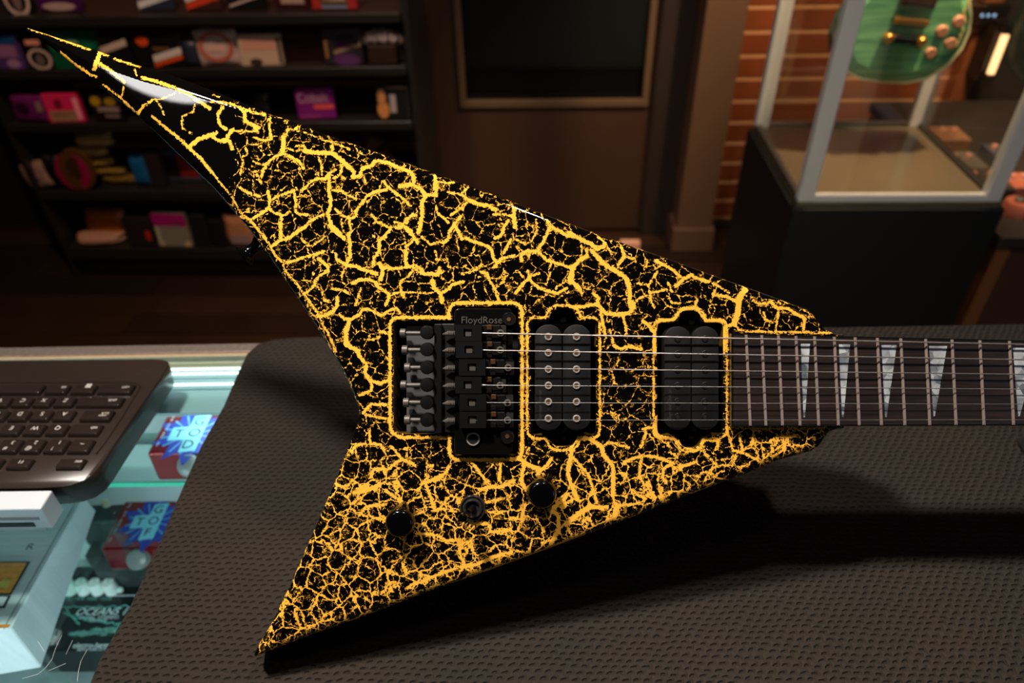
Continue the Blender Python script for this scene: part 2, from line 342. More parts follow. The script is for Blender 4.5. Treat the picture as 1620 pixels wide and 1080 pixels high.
item('pouch', 44, 92, 255, 303, 3, (150, 110, 95), 'pale striped soft pouch, leftmost on the fourth shelf', 'pouch', [('slant', .45, .1, .6, .6, (80, 45, 60))], depth=.035, roll=-.25)
item('pouch', 78, 106, 245, 300, 3, (12, 10, 12), 'black soft pouch behind the pale striped one', 'pouch', depth=.03)
item('disc', 100, 152, 240, 303, 3, (150, 10, 60), 'round pack with crimson rim behind the amber disc', 'round pack', depth=.010)
item('disc', 108, 160, 234, 301, 3, (85, 48, 12), 'round amber-brown disc pack on the fourth shelf', 'round pack', [('oval', .2, .3, .8, .8, (60, 32, 8))], depth=.012)
gold_g = 'gold pouches stacked on the fourth shelf'
for i, (a, b, c, d_) in enumerate(((150, 214, 282, 301), (150, 212, 267, 284), (152, 214, 253, 268), (156, 220, 240, 255), (176, 230, 228, 243))):
    item('pouch', a, b, c, d_-4, 3, ((120, 90, 35), (140, 105, 40), (185, 140, 60), (200, 150, 75), (225, 170, 105))[i],
         'crinkled gold pouch, %s in its stack on the fourth shelf' % ('bottom one', 'second from the bottom', 'middle one', 'second from the top', 'top one')[i], 'pouch', depth=.05, group=gold_g, lean=0, rough=.3)
# lift the stacked gold pouches to their heights
for o in [o for o in bpy.data.objects if o.get('group') == gold_g]:
    i = ('bottom one', 'second from the bottom', 'middle one', 'second from the top', 'top one').index(o['label'].split(', ')[1].split(' in its')[0])
    o.location.z = SZ[3]+i*.031; o.scale.z = .9; o.location.y = YF+.06
item('pouch', 212, 239, 244, 295, 3, (20, 85, 125), 'blue upright pouch right of the gold stack', 'pouch', depth=.03)
item('box', 240, 262, 242, 296, 3, (40, 30, 28), 'dark brown narrow box beside the blue pouch', 'box', depth=.03)
item('box', 256, 322, 240, 285, 3, (60, 68, 85), 'slate framed box with a red lid behind the guitar edge', 'box', [('rect', .12, .12, .5, .9, (35, 18, 22)), ('rect', .5, .12, .95, .95, (130, 30, 15))], depth=.04)
item('pouch', 572, 602, 214, 252, 3, (165, 110, 70), 'tan pointed pouch leaning right above the guitar edge', 'pouch', depth=.03, roll=.35)
item('pouch', 604, 628, 230, 258, 3, (150, 98, 62), 'small tan pouch at the right end of the fourth shelf', 'pouch', depth=.03, roll=-.5)
item('pouch', 120, 192, 372, 392, 4, (185, 130, 100), 'flat cream pouch lying under the orange one on the bottom shelf', 'pouch', depth=.09, lean=0)
item('pouch', 134, 202, 343, 380, 4, (165, 82, 20), 'orange-brown pouch lying on the flat cream one', 'pouch', depth=.05, lean=.3)
item('box', 206, 250, 342, 392, 4, (38, 27, 24), 'dark brown box with a small red mark on the bottom shelf', 'box', [('rect', .72, .25, .9, .55, (190, 40, 20))], depth=.03)
item('box', 255, 307, 336, 396, 4, (135, 120, 100), 'grey-fronted pack with glossy magenta top on the bottom shelf', 'string pack', [('rect', 0, .64, 1, 1, (165, 20, 100)), ('rect', .55, .66, .9, .78, (255, 120, 170)), ('oval', .0, .02, .2, .16, (210, 170, 110)), ('oval', .8, .02, 1, .16, (210, 170, 110)), ('rect', .02, .1, .12, .6, (190, 170, 140))])
item('box', 312, 336, 338, 392, 4, (26, 22, 21), 'charcoal box right of the magenta-topped pack', 'box', depth=.03)
item('box', 338, 360, 346, 390, 4, (20, 17, 16), 'black box, second right of the magenta-topped pack', 'box', depth=.03)
item('pouch', 360, 404, 340, 390, 4, (180, 115, 75), 'tan and pink pouch beside the guitar edge on the bottom shelf', 'pouch', [('rect', .2, .1, .9, .4, (150, 115, 105))], depth=.03)
# crumpled bright foil pouch under the top shelf
foil = M('crumpled_foil', (.95, .6, .48, 1), .3, .3, bump=(1.0, .02), vs=30)
fp = onZ(602, 60, SZ[1]+.06); yy = YF+.05
a = onY(568, 58, yy); b = onY(637, 58, yy)
mb = MB(); n = 14; vs = []; fs = []
fr = empty('foil_pouch', ((a.x+b.x)/2, yy, SZ[1]), 'crumpled shining copper-pink foil pouch on the brown box, second shelf', 'pouch')
for i in range(n+1):
    for j in range(9):
        u = i/n; v = j/8; x = a.x+(b.x-a.x)*u; t = (v-.5)*2
        vs.append((x, yy+.05*v+.004*math.sin(u*23), onY(602, 66, yy).z-.0+.030*(1-t*t)*(1-(2*u-1)**4)+.004*math.sin(u*31+v*9)))
for i in range(n):
    for j in range(8): q = i*9+j; fs.append((q, q+1, q+10, q+9))
mb.add(vs, fs); top = list(vs)
mb.add([(x, y, onY(602, 66, yy).z-.006) for x, y, z in vs], [f[::-1] for f in fs])
mb.build('pouch_body', foil, fr, smooth=True)
MB().box(a.x, b.x, yy+.005, yy+.05, SZ[1], onY(602, 66, yy).z-.007).build('carton', cm((30, 18, 12)), fr)
# a small card box standing on the floor by the door
cb = onZ(993, 392, 0.0)
MB().box(cb.x-.035, cb.x+.035, 2.24, 2.27, 0, .055).build('carton', M('pink_card', srgb(225, 165, 140), .6), None, bevel=.001, org=(cb.x, 2.25, 0))
tag(bpy.data.objects['carton.%03d' % max(int(o.name.split('.')[-1]) for o in bpy.data.objects if o.name.startswith('carton.'))], 'small pale pink card box on the floor before the door', 'box')

# ------------------------------------------------------------------ museum-style glass case on its black pedestal
pa = onY(1262, 320, 1.45); zp = pa.z; XA = pa.x; XB = onY(1582, 320, 1.45).x; YA = 1.45; YB = onZ(1320, 197, zp).y
pedm = M('black_pedestal', (.004, .0038, .0038, 1), .5)
ped = MB().box(XA-.01, XB+.012, YA-.01, YB+.01, 0, zp-.012).build('pedestal', pedm, None, bevel=.003, org=((XA+XB)/2, (YA+YB)/2, 0))
tag(ped, 'matt black square pedestal under the glass display case', 'pedestal')
case = empty('glass_case', ((XA+XB)/2, (YA+YB)/2, zp-.012), 'tall metal-framed glass display case on the black pedestal', 'display case')
alu = M('satin_aluminium', (.62, .60, .58, 1), .42, .15)
ZT = 1.95; pw = .034
MB().box(XA, XB, YA, YB, zp-.012, zp).build('base_plate', M('bronze_base', (.13, .10, .062, 1), .22, .3, var=.25, vs=5), case)
for (x, y) in ((XA, YA), (XB-pw, YA), (XA, YB-pw*.7), (XB-pw, YB-pw*.7)):
    MB().box(x, x+pw, y, y+pw*.7, zp, ZT).build('corner_post', alu, case, bevel=.002)
for a in ((XA+pw, XB-pw, YA, YA+.014, zp, zp+.016), (XA+pw, XB-pw, YB-.014, YB, zp, zp+.010), (XA, XA+.014, YA+.02, YB-.02, zp, zp+.010), (XB-.014, XB, YA+.02, YB-.02, zp, zp+.010)):
    MB().box(*a).build('bottom_rail', alu if a[2] == YA else M('dark_gasket', (.05, .045, .04, 1), .4, .5), case, bevel=.001, segs=1)
MB().box(XA, XB, YA, YB, ZT, ZT+.03).build('case_lid', alu, case)
g_case = glass('case_glass', (.96, .97, .96, 1))
MB().box(XA+pw, XB-pw, YA+.006, YA+.010, zp+.016, ZT).build('pane', g_case, case)
MB().box(XA+pw, XB-pw, YB-.010, YB-.006, zp+.010, ZT).build('pane', g_case, case)
MB().box(XA+.006, XA+.010, YA+.024, YB-.024, zp+.010, ZT).build('pane', g_case, case)
MB().box(XB-.010, XB-.006, YA+.024, YB-.024, zp+.010, ZT).build('pane', g_case, case)
# --- green guitar hanging in it
YG = 1.70
def G(px, py, t=0): p = onY(px, py, YG); return Vector((p.x, YG-t, p.z))
c0 = G(1430, 20); half = (G(1540, 20).x-G(1322, 20).x)/2; bz = G(1412, 131).z
axu = Vector((.10, 0, 1)).normalized(); axr = Vector((1, 0, -.10)).normalized()
gb = Vector((G(1396, 131).x, YG, bz))
gg = empty('single_cut_guitar', (gb.x, YG+.02, bz), 'teal green flame-topped single cutaway guitar hanging inside the glass case', 'guitar')
W = half/.165          # scale to a 330 mm wide lower bout
prof = [(0, 0), (.06, .004), (.11, .02), (.145, .055), (.163, .10), (.162, .14), (.148, .18), (.126, .215), (.114, .25), (.116, .29), (.125, .33), (.128, .365), (.115, .40), (.085, .42), (.05, .43)]
right = prof+[(.04, .40), (.03, .40)]
right = [(x*W, y*W) for x, y in [(0, 0), (.06, .004), (.11, .02), (.145, .055), (.163, .10), (.162, .14), (.148, .18), (.126, .215), (.114, .25), (.116, .285), (.125, .315), (.132, .35), (.11, .375), (.07, .37), (.045, .34), (.03, .37), (.028, .43)]]
left = [(-x*W, y*W) for x, y in [(.028, .44), (.07, .435), (.105, .42), (.127, .39), (.130, .35), (.122, .30), (.114, .25), (.126, .215), (.148, .18), (.162, .14), (.163, .10), (.145, .055), (.11, .02), (.06, .004)]]
ol = right+left
P3 = lambda x, y, t: gb+axr*x+axu*y+Vector((0, -t, 0))
teal = bpy.data.materials.new('teal_flame_top'); teal.use_nodes = True
nt = teal.node_tree; b = nt.nodes['Principled BSDF']; tc = nt.nodes.new('ShaderNodeTexCoord'); mp = nt.nodes.new('ShaderNodeMapping')
mp.inputs['Scale'].default_value = (6, 6, 60); n1 = nt.nodes.new('ShaderNodeTexNoise'); n1.inputs['Scale'].default_value = 1.2; cr = nt.nodes.new('ShaderNodeValToRGB')
cr.color_ramp.elements[0].color = (.04, .20, .09, 1); cr.color_ramp.elements[1].color = (.24, .55, .26, 1); cr.color_ramp.elements[0].position = .3; cr.color_ramp.elements[1].position = .7
nt.links.new(tc.outputs['Object'], mp.inputs[0]); nt.links.new(mp.outputs[0], n1.inputs[0]); nt.links.new(n1.outputs[0], cr.inputs[0]); nt.links.new(cr.outputs[0], b.inputs['Base Color'])
b.inputs['Roughness'].default_value = .22
MB().frustum([P3(x, y, 0) for x, y in ol], [P3(x, y, -.045) for x, y in ol]).build('body', M('green_side', (.02, .10, .06, 1), .2), gg, bevel=.003)
mb = MB(); ins = [(x*.965, (y-.2*W)*.975+.2*W) for x, y in ol]; ins2 = [(x*.8, (y-.2*W)*.84+.2*W) for x, y in ol]
mb.frustum([P3(x, y, .012) for x, y in ins2], [P3(x, y, .001) for x, y in ins]); mb.build('carved_top', teal, gg, bevel=.003)
mb = MB()
for i in range(len(ol)):
    j = (i+1) % len(ol); mb.frustum([P3(*ol[i], .002), P3(*ol[j], .002), P3(*ins[j], .002), P3(*ins[i], .002)], [P3(*ol[i], -.004), P3(*ol[j], -.004), P3(*ins[j], -.004), P3(*ins[i], -.004)])
mb.build('binding', M('cream_binding', srgb(235, 225, 170), .35), gg)
gold = M('gold_hardware', (.75, .36, .08, 1), .3, .9)
amber = M('amber_knob', (.45, .2, .12, 1), .3)
mb = MB().frustum([P3(-.038*W, .175*W, .016), P3(.043*W, .175*W, .016), P3(.043*W, .19*W, .016), P3(-.038*W, .19*W, .016)], [P3(-.038*W, .175*W, .012), P3(.043*W, .175*W, .012), P3(.043*W, .19*W, .012), P3(-.038*W, .19*W, .012)])
bt = lambda x0, x1, y0, y1, t0, t1: MB().frustum([P3(x*W, y*W, t1) for x, y in ((x0, y0), (x1, y0), (x1, y1), (x0, y1))], [P3(x*W, y*W, t0) for x, y in ((x0, y0), (x1, y0), (x1, y1), (x0, y1))])
bt(-.042, .042, .150, .162, .012, .024).build('bridge', gold, gg, bevel=.001)
bt(-.030, .034, .108, .120, .012, .026).build('tailpiece', blackmetal, gg, bevel=.002)
for x in (-.040, .042): MB().lathe(P3(x*W, .114*W, .012), (0, -1, 0), [(.011, 0), (.011, .014), (.008, .018)]).build('tailpiece_stud', gold, gg, smooth=True)
for y in (.19, .30): 
    pr = bt(-.044, .044, y, y+.042, .012, .017).build('pickup', M('walnut_pickup', (.06, .025, .015, 1), .35), gg, bevel=.001)
    bt(-.036, .036, y+.005, y+.037, .017, .020).build('pickup_cover', M('walnut_pickup'), pr, bevel=.001)
for (x, y) in ((.085, .140), (.080, .088), (.115, .165), (.118, .115)):
    MB().lathe(P3(x*W, y*W, .006), (0, -1, 0), [(.013, 0), (.012, .012), (.010, .015)]).build('knob', amber, gg, smooth=True)
mb = MB()
for k_ in range(5):
    pts = [P3((.128+.010*math.sin(t*.9+k_*1.3))*W, (.10+.032*k_+t*.012)*W, .0125) for t in range(4)]
    mb.tube(pts, .0024, 6)
mb.build('scroll_inlay', M('pale_gold_inlay', srgb(205, 190, 120), .35), gg)
mb = MB()
for k_ in range(6): mb.tube([P3((-.025+k_*.01)*W, .114*W, .026), P3((-.025+k_*.01)*W, .156*W, .026), P3((-.018+k_*.0072)*W, .78*W, .016)], .0007, 5)
mb.build('strings', nickel, gg)
bt(-.027, .027, .36, .80, 0, .012).build('fretboard', M('ebony', (.015, .010, .008, 1), .4), gg)
bt(-.026, .026, .41, .80, -.02, 0).build('neck', M('green_side'), gg)
bt(-.035, .035, .80, .96, -.012, .002).build('headstock', blackgloss, gg, bevel=.003)
hook = MB().tube([(gb.x+.08*W, YG, ZT), (gb.x+.08*W, YG, P3(.0, .86*W, 0).z+.12)], .006).build('hanging_hook', blackmetal, None, org=(gb.x+.08*W, YG, ZT)); tag(hook, 'black hook under the glass case lid holding the green guitar', 'hook')

# cabinet right of the case, with clutter
YC = 1.47
ca = onY(1583, 385, YC)
cbx0 = ca.x; cbz = onY(1600, 372, YC).z
cab = empty('side_cabinet', (cbx0+.35, YC+.3, 0), 'brown cabinet with orange-lit wood edge right of the black pedestal', 'cabinet')
MB().box(cbx0+.03, cbx0+.75, YC+.004, 2.30, 0.02, cbz-.03).build('cabinet_body', M('cabinet_brown', (.045, .018, .010, 1), .5), cab)
MB().box(cbx0, cbx0+.03, YC, 2.30, 0.02, cbz-.03).build('edge_board', M('orange_lit_edge', (.16, .055, .015, 1), .45), cab)  # edge coloured orange for the warm light falling on it
MB().box(cbx0-.01, cbx0+.76, YC-.01, 2.31, cbz-.03, cbz).build('worktop', M('cabinet_top', (.012, .007, .005, 1), .6, var=.3, vs=12), cab, bevel=.003)
MB().box(cbx0+.06, cbx0+.7, YC-.0, YC+.02, .0, .02).build('kick_board', shelf_m, cab)
clut = [('copper tin with rounded lid', 'tin', (160, 90, 70), .030, .03, (.07, .10)), ('dark flat pedal box with pale marks', 'pedal', (50, 40, 36), .05, .03, (.05, .23)), ('pinkish copper pedal beside the case', 'pedal', (150, 85, 65), .035, .03, (.13, .22)), ('grey cable tester lying flat', 'tester', (80, 72, 66), .045, .02, (.06, .36)), ('small tan card box', 'box', (125, 85, 60), .04, .035, (.08, .50)), ('slate clamp-shaped tuner', 'tuner', (60, 62, 70), .03, .03, (.17, .40)), ('silver round cable reel', 'reel', (120, 115, 112), .032, .02, (.16, .10))]
for i, (lb, ct, colr, s_, h_, (ox, oy)) in enumerate(clut):
    bx, by = cbx0+ox, YC+oy
    e = empty(ct, (bx, by, cbz), lb+' on the brown cabinet', ct, 'small goods on the brown cabinet')
    if ct in ('tin', 'reel'):
        MB().lathe((bx, by, cbz), (0, 0, 1), [(s_, 0), (s_, h_), (s_*.9, h_+.004)]).build('shell', cm(colr, .3), e, smooth=True); MB().lathe((bx, by, cbz+h_+.004), (0, 0, 1), [(s_*.4, 0), (s_*.4, .006), (s_*.3, .008)], 16).build('lid_knob', darksteel, e, smooth=True)
    else:
        MB().box(bx-s_, bx+s_, by-s_*1.2, by+s_*1.2, cbz, cbz+h_).build('shell', cm(colr, .35), e, bevel=.003)
        for q in (-.4, .4): MB().lathe((bx+q*s_, by+.3*s_, cbz+h_), (0, 0, 1), [(.008, 0), (.007, .009)], 12).build('knob', M('pink_knob', srgb(190, 130, 110), .3), e, smooth=True)
# glowing tube added for a lamp reflection, and tiny blue lights on the dark panelling beyond
la = onY(1567, 116, 2.30); lb_ = onY(1600, 55, 2.30)
lamp = empty('reflection_tube', (la.x+.01, 2.32, la.z), 'vertical glowing warm tube lamp on the dark wall behind the case', 'lamp')
lm = M('reflection_glow', (1, .6, .3, 1), .4, emis=(1, .55, .25, 1), es=2.2)
MB().tube([(la.x, 2.30, la.z), (la.x, 2.30, lb_.z)], .011, 14).build('tube', lm, lamp, smooth=True)
MB().box(la.x-.02, la.x+.02, 2.32, YW+.02, la.z-.03, lb_.z+.03).box(la.x-.012, la.x+.012, 2.29, 2.33, la.z-.03, la.z-.004).box(la.x-.012, la.x+.012, 2.29, 2.33, lb_.z+.004, lb_.z+.03).build('bracket', blackmetal, lamp)
bl = onY(1566, 26, 2.36)
bx_ = empty('network_box', (bl.x, 2.40, bl.z-.03), 'small black device with blue lights high on the dark wall', 'device')
MB().box(bl.x-.06, bl.x+.06, 2.37, YW+.02, bl.z-.03, bl.z+.03).build('housing', black, bx_, bevel=.003)
for q in (-.018, 0, .018): MB().lathe((bl.x+q, 2.37, bl.z), (0, -1, 0), [(.005, 0), (.003, .003)], 10).build('indicator_light', M('blue_led', (.2, .4, .8, 1), .4, emis=(.35, .55, 1, 1), es=.6), bx_)

# ------------------------------------------------------------------ display counter
ZM = CAM.z-.4505           # mat top
ZG = ZM-.0125              # glass top surface
e0 = onZ(0, 556, ZG); e1 = onZ(400, 549, ZG)
ux = (e1-e0).normalized(); uy = Vector((-ux.y, ux.x, 0)); ez = Vector((0, 0, 1))
CO = e0 + ux*.35           # a point on the far edge
def K(x, y, z): return Vector((CO.x, CO.y, 0))+ux*x+uy*y+ez*z     # counter frame: y=0 the far edge, negative towards the camera
def kbox(x0, x1, y0, y1, z0, z1, mb=None):
    return (mb or MB()).frustum([K(x0, y0, z1), K(x1, y0, z1), K(x1, y1, z1), K(x0, y1, z1)], [K(x0, y0, z0), K(x1, y0, z0), K(x1, y1, z0), K(x0, y1, z0)])
CX0, CX1, CY0 = -.75, 1.25, -.62
ctr = empty('display_counter', K(.25, -.3, 0), 'glass-topped display counter with metal rim and lit interior', 'counter')
g_top = glass('counter_glass', (.86, .95, .95, 1))
kbox(CX0+.012, CX1-.012, CY0+.012, -.0125, ZG-.008, ZG).build('glass_top', g_top, ctr)
rail = M('worn_rail', (.42, .33, .29, 1), .35, .7, bump=(.3, .001), vs=250, var=.3)
kbox(CX0, CX1, -.0075, .006, ZG-.03, ZG+.001).build('rim_rail', rail, ctr, bevel=.001, segs=1)
kbox(CX0, CX1, -.0125, -.0075, ZG-.03, ZG-.0015).build('rim_lip', M('tan_lip', (.42, .30, .18, 1), .5), ctr)
kbox(CX0, CX1, CY0, CY0+.012, ZG-.03, ZG+.001).build('rim_rail', rail, ctr)
kbox(CX0, CX0+.012, CY0+.012, -.0125, ZG-.03, ZG+.001).build('rim_rail', rail, ctr)
kbox(CX1-.012, CX1, CY0+.012, -.0125, ZG-.03, ZG+.001).build('rim_rail', rail, ctr)
white_in = M('case_white', (.50, .60, .60, 1), .5)
ZFL = CAM.z-.86
kbox(CX0, CX1, -.010, .004, .02, ZG-.03).build('back_panel', white_in, ctr)
kbox(CX0, CX1, CY0+.01, -.01, ZFL-.02, ZFL).build('case_floor', M('case_floor_grey', (.22, .28, .28, 1), .4, var=.3, vs=30), ctr)
kbox(CX0, CX1, CY0+.01, -.01, 0.0, ZFL-.021).build('counter_base', wood_dark, ctr)
kbox(CX0, CX0+.01, CY0+.01, -.01, ZFL, ZG-.03).build('side_panel', white_in, ctr)
kbox(CX1-.01, CX1, CY0+.01, -.01, ZFL, ZG-.03).build('side_panel', white_in, ctr)
kbox(CX0+.01, CX1-.01, CY0, CY0+.006, ZFL, ZG-.03).build('front_pane', g_top, ctr)
led = M('led_strip_glow', (1, 1, 1, 1), .4, emis=(.78, .95, 1, 1), es=3.0)
for (ypx, zz, r) in ((583, ZG-.012, .0009), (590, ZG-.012, .0009), (607, ZG-.012, .0009)):
    p = onZ(310, ypx, zz); yk = (p-Vector((CO.x, CO.y, 0))).dot(uy)
    kbox(CX0+.02, CX1-.02, yk-r, yk+r, zz-.0015, zz).build('light_strip', led, ctr)
yk0 = -.078
kbox(CX0+.012, CX1-.012, -.075, -.0125, ZG-.024, ZG-.0205).build('light_channel', M('channel_white', (.30, .40, .42, 1), .4), ctr)
# lamps inside the counter (its LED strips light the stock)
area('counter_led_lamp', K(-.12, -.03, ZG-.03), K(-.15, -.12, ZFL), .9, 1.1, (.86, .97, 1), 'RECTANGLE', .02)
area('counter_led_lamp', K(-.2, CY0+.06, ZG-.03), K(-.2, -.15, ZFL), .9, 4.0, (.86, .97, 1), 'RECTANGLE', .02)
# glass shelves / risers
def shelf_edge(ypx, xpx, z): p = onZ(xpx, ypx, z); return (p-Vector((CO.x, CO.y, 0))).dot(uy), (p-Vector((CO.x, CO.y, 0))).dot(ux)
green = M('green_glass_edge', (.06, .50, .33, 1), .15, emis=(.06, .5, .34, 1), es=.12)
zs1 = CAM.z-.575; ys1, xs1 = shelf_edge(763, 283, zs1)
g_sh = glass('shelf_glass', (.86, .95, .92, 1))
sh1 = kbox(CX0+.012, CX1-.012, ys1+.002, -.012, zs1-.006, zs1).build('glass_shelf', g_sh, ctr)
kbox(CX0+.012, CX1-.012, ys1, ys1+.002, zs1-.006, zs1).build('shelf_edge', green, sh1)
# low riser under the lower red pedal
zr = CAM.z-.735
p0 = onZ(150, 874, zr); yk = (p0-Vector((CO.x, CO.y, 0))).dot(uy); xk = (p0-Vector((CO.x, CO.y, 0))).dot(ux)
ris = kbox(xk-.01, xk+.14, max(yk-.005, -.115), -.014, ZFL, zr).build('display_riser', M('dark_riser', (.03, .04, .04, 1), .3), ctr)

# ------------------------------------------------------------------ stock in the counter: pedals
def pedal(name, label, pxl, ytop, ybot, ztop, Wd, hgt, colm, cat='pedal'):
    """top face left-front corner at pixel (pxl, ybot); depth from ytop; returns frame"""
    A = onZ(pxl, ybot, ztop); B = onZ(pxl, ytop, ztop); dep = B.y-A.y
    e = empty(name, A+ux*Wd/2+uy*dep/2-ez*hgt, label, cat)
    T = lambda x, y, z=0: A+ux*x+uy*y+ez*z
    MB().frustum([T(0, 0), T(Wd, 0), T(Wd, dep), T(0, dep)], [T(-.001, -.001, -hgt), T(Wd+.001, -.001, -hgt), T(Wd+.001, dep, -hgt), T(0, dep, -hgt)]).build('enclosure', colm, e, bevel=.0025)
    return e, T, dep
# black reverb pedal
pblack = M('pedal_black', (.008, .010, .011, 1), .3)
print_w = M('print_white', (.72, .85, .85, 1), .5); print_t = M('print_teal', (.10, .42, .36, 1), .5)
zt = CAM.z-.80
e, T, dep = pedal('effects_pedal', 'black pedal with four white knobs and teal sea artwork at the counter bottom', 47, 893, 1030, zt, .145, .05, pblack)
def on(px, py, z): return onZ(px, py, z)
whiteknob = M('white_knob', (.72, .84, .80, 1), .4)
for i, px in enumerate((104, 126, 148, 170)):
    c = onZ(px, 921, zt+.018)-ez*.018
    c.z = zt; kn = MB().lathe(c, (0, 0, 1), [(.0085, 0), (.0078, .016), (.0068, .018)], 24).build('knob', whiteknob, e, smooth=True)
    MB().box(c.x-.0006, c.x+.0006, c.y, c.y+.006, zt+.018, zt+.0184).build('pointer_line', M('grey_line', (.3, .35, .35, 1), .5), kn)
for i, (px, py) in enumerate(((123, 908), (138, 908), (157, 908), (173, 908))):
    MB().lathe(onZ(px, py, zt), (0, 0, 1), [(.003, 0), (.003, .002)], 12).build('socket', M('dark_grey', (.06, .07, .07, 1), .4), e)
for (px, py) in ((192, 910), (191, 934)):
    MB().lathe(onZ(px, py, zt), (0, 0, 1), [(.0035, 0), (.0035, .004), (.0028, .0045)], 16).build('push_button', whiteknob, e, smooth=True)
    q = onZ(px, py, zt+.0004); fr_ = MB()
    for (a, b, c_, d_) in ((-.006, .05, .0065, .0072), (-.006, .05, -.0072, -.0065), (-.0067, -.006, -.0072, .0072)):
        fr_.frustum([q+ux*a+uy*c_, q+ux*b+uy*c_, q+ux*b+uy*d_, q+ux*a+uy*d_], [q+ux*a+uy*c_-ez*.0004, q+ux*b+uy*c_-ez*.0004, q+ux*b+uy*d_-ez*.0004, q+ux*a+uy*d_-ez*.0004])
    fr_.build('printed_frame', print_w, e)
tz = zt+.0006
def tx(s_, px, py, size, mat=print_w, name='lettering', **k): text(name, s_, mat, e, onZ(px, py, tz), ux, uy, size, **k)
oc = onZ(209, 968, tz)
text('lettering', 'OCEANS 12', print_w, e, onZ(120, 968, tz)+ux*.036, ux, uy, .0135, shear=.25)
tx('DUAL STEREO', 157, 976.5, .0058, sx=1.3); tx('REVERB', 155, 981.5, .005, sx=1.3)
text('lettering', 'electro-harmonix', print_w, e, onZ(114, 1021, tz)+ux*.030, ux, uy, .0095, sx=.85)
text('lettering', 'NEW YORK CITY, USA', print_w, e, onZ(123, 1027.5, tz)+ux*.022, ux, uy, .0042, sx=1.1)
tx('REVERB A', 78, 1018, .0042, sx=1.2)
for s_, px in (('LEVEL', 104), ('TIME', 126), ('FDBK', 146), ('TONE', 168)): tx(s_, px, 947, .0055, print_t)
tx('MODE', 138, 897.5, .0045, print_t); tx('SHORT', 160, 897.5, .0045); tx('LONG', 182, 897.5, .0045)
# teal sea artwork: jagged cloud outlines and a wave of strokes
mb = MB(); rng = random.Random(3)
for (xa, ya, xb, yb, amp) in ((98, 958, 205, 957, 3), (100, 968, 205, 990, 3.5), (112, 974, 200, 986, 3), (106, 964, 125, 985, 3)):
    N = 40; pts = []
    for i in range(N+1):
        f_ = i/N; pts.append(onZ(xa+(xb-xa)*f_+rng.uniform(-1, 1), ya+(yb-ya)*f_+abs(math.sin(f_*17))*amp+rng.uniform(-1, 1), tz+.0002))
    mb.tube(pts, .00055, 4)
mb.build('cloud_print', print_t, e)
mb = MB()
for i in range(260):
    f_ = rng.random(); px = 108+f_*95; yc = 1004-8*f_; sp = 3+7*f_
    py = yc+rng.gauss(0, .45)*sp; L_ = rng.uniform(3, 12)
    a = onZ(px, min(1014, max(985, py)), tz+.0002); b_ = onZ(px+L_, min(1014, max(985, py-L_*.25)), tz+.0002); q = uy*rng.uniform(.0002, .0008)
    mb.add([a, b_, b_+q, a+q], [(0, 1, 2, 3)])
o = mb.build('sea_print', M('print_pale_teal', (.25, .62, .52, 1), .5), e); o['kind'] = 'stuff'
fsw = MB().lathe(onZ(84, 1008, zt), (0, 0, 1), [(.0105, 0), (.0105, .003), (.0075, .0035), (.0075, .010)], 6).build('footswitch', chrome, e)
MB().lathe(onZ(84, 1008, zt)+ez*.010, (0, 0, 1), [(.0045, 0), (.0045, .006), (.0072, .007), (.0075, .014), (.006, .0165)], 24).build('switch_cap', chrome, fsw, smooth=True)
# red pedals
red = M('pedal_red', (.22, .008, .014, 1), .18, .3, coat=.5)
def red_pedal(pxl, ytop, ybot, ztop, label, cxy, Ls):
    e, T, dep = pedal('effects_pedal', label, pxl, ytop, ybot, ztop, .088, .04, red)
    c = onZ(cxy[0], cxy[1], ztop); q = Vector(c)
    blue = M('star_blue', (.02, .045, .36, 1), .4); lb2 = M('star_light', (.10, .33, .62, 1), .4); cy = M('plate_cyan', (.22, .62, .75, 1), .4)
    def star(n, r0, r1, h, mat, nm, sd):
        rg = random.Random(sd); vs = []
        for i in range(2*n):
            r = (r1 if i % 2 == 0 else r0)*rg.uniform(.85, 1.15); t = PI*i/n
            vs.append(q+ux*r*math.cos(t)+uy*r*1.15*math.sin(t)+ez*h)
        mb = MB(); mb.add(vs+[q+ez*h], [(i, (i+1) % (2*n), 2*n) for i in range(2*n)]); mb.build(nm, mat, e)
    star(9, .024, .037, .0004, blue, 'starburst_print', 2)
    for k_ in range(14):
        t = k_*2*PI/14+.2; d1 = ux*math.cos(t)+uy*math.sin(t); d2 = ux*-math.sin(t)+uy*math.cos(t)
        MB().add([q+d1*.010-d2*.0006+ez*.0006, q+d1*.029-d2*.0013+ez*.0006, q+d1*.029+d2*.0013+ez*.0006, q+d1*.010+d2*.0006+ez*.0006], [(0, 1, 2, 3)]).build('ray_print', lb2, e)
    for (x0, x1, y0, y1) in ((-.004, .013, -.025, .025), (-.021, .013, -.0085, .0085)):
        pp = [(x0, y0-.002), (x1, y0), (x1, y1+.002), (x0, y1)]
        MB().add([q+ux*x+uy*y+ez*(.0009 if x1-x0 < .02 else .0011) for x, y in pp], [(0, 1, 2, 3)]).build('plate_print', cy, e)
    for s_, (ox, oy) in zip(Ls, ((.004, .0165), (.004, 0), (.003, -.0165), (-.012, -.001))):
        text('lettering', s_, M('print_black', (.01, .02, .02, 1), .5), e, q+ux*ox+uy*oy+ez*.0013, ux, uy, .0165)
    for k_ in range(5):
        t = onZ(pxl, ybot, ztop)+ux*(.004+.0005*k_)+uy*(.012+.0125*k_)+ez*.0006
        text('lettering', ('VOL', 'TONE', 'MODE', 'LEVEL', 'TIME')[k_], print_w, e, t+ux*.003, uy, -ux, .0035)
    MB().lathe(T(.044, -.001, -.016), (0, -.75, .65), [(.011, 0), (.011, .004), (.0125, .005), (.0115, .013), (.008, .015)], 28).build('knob', M('grey_knob', (.22, .26, .25, 1), .3), e, smooth=True)
    return e
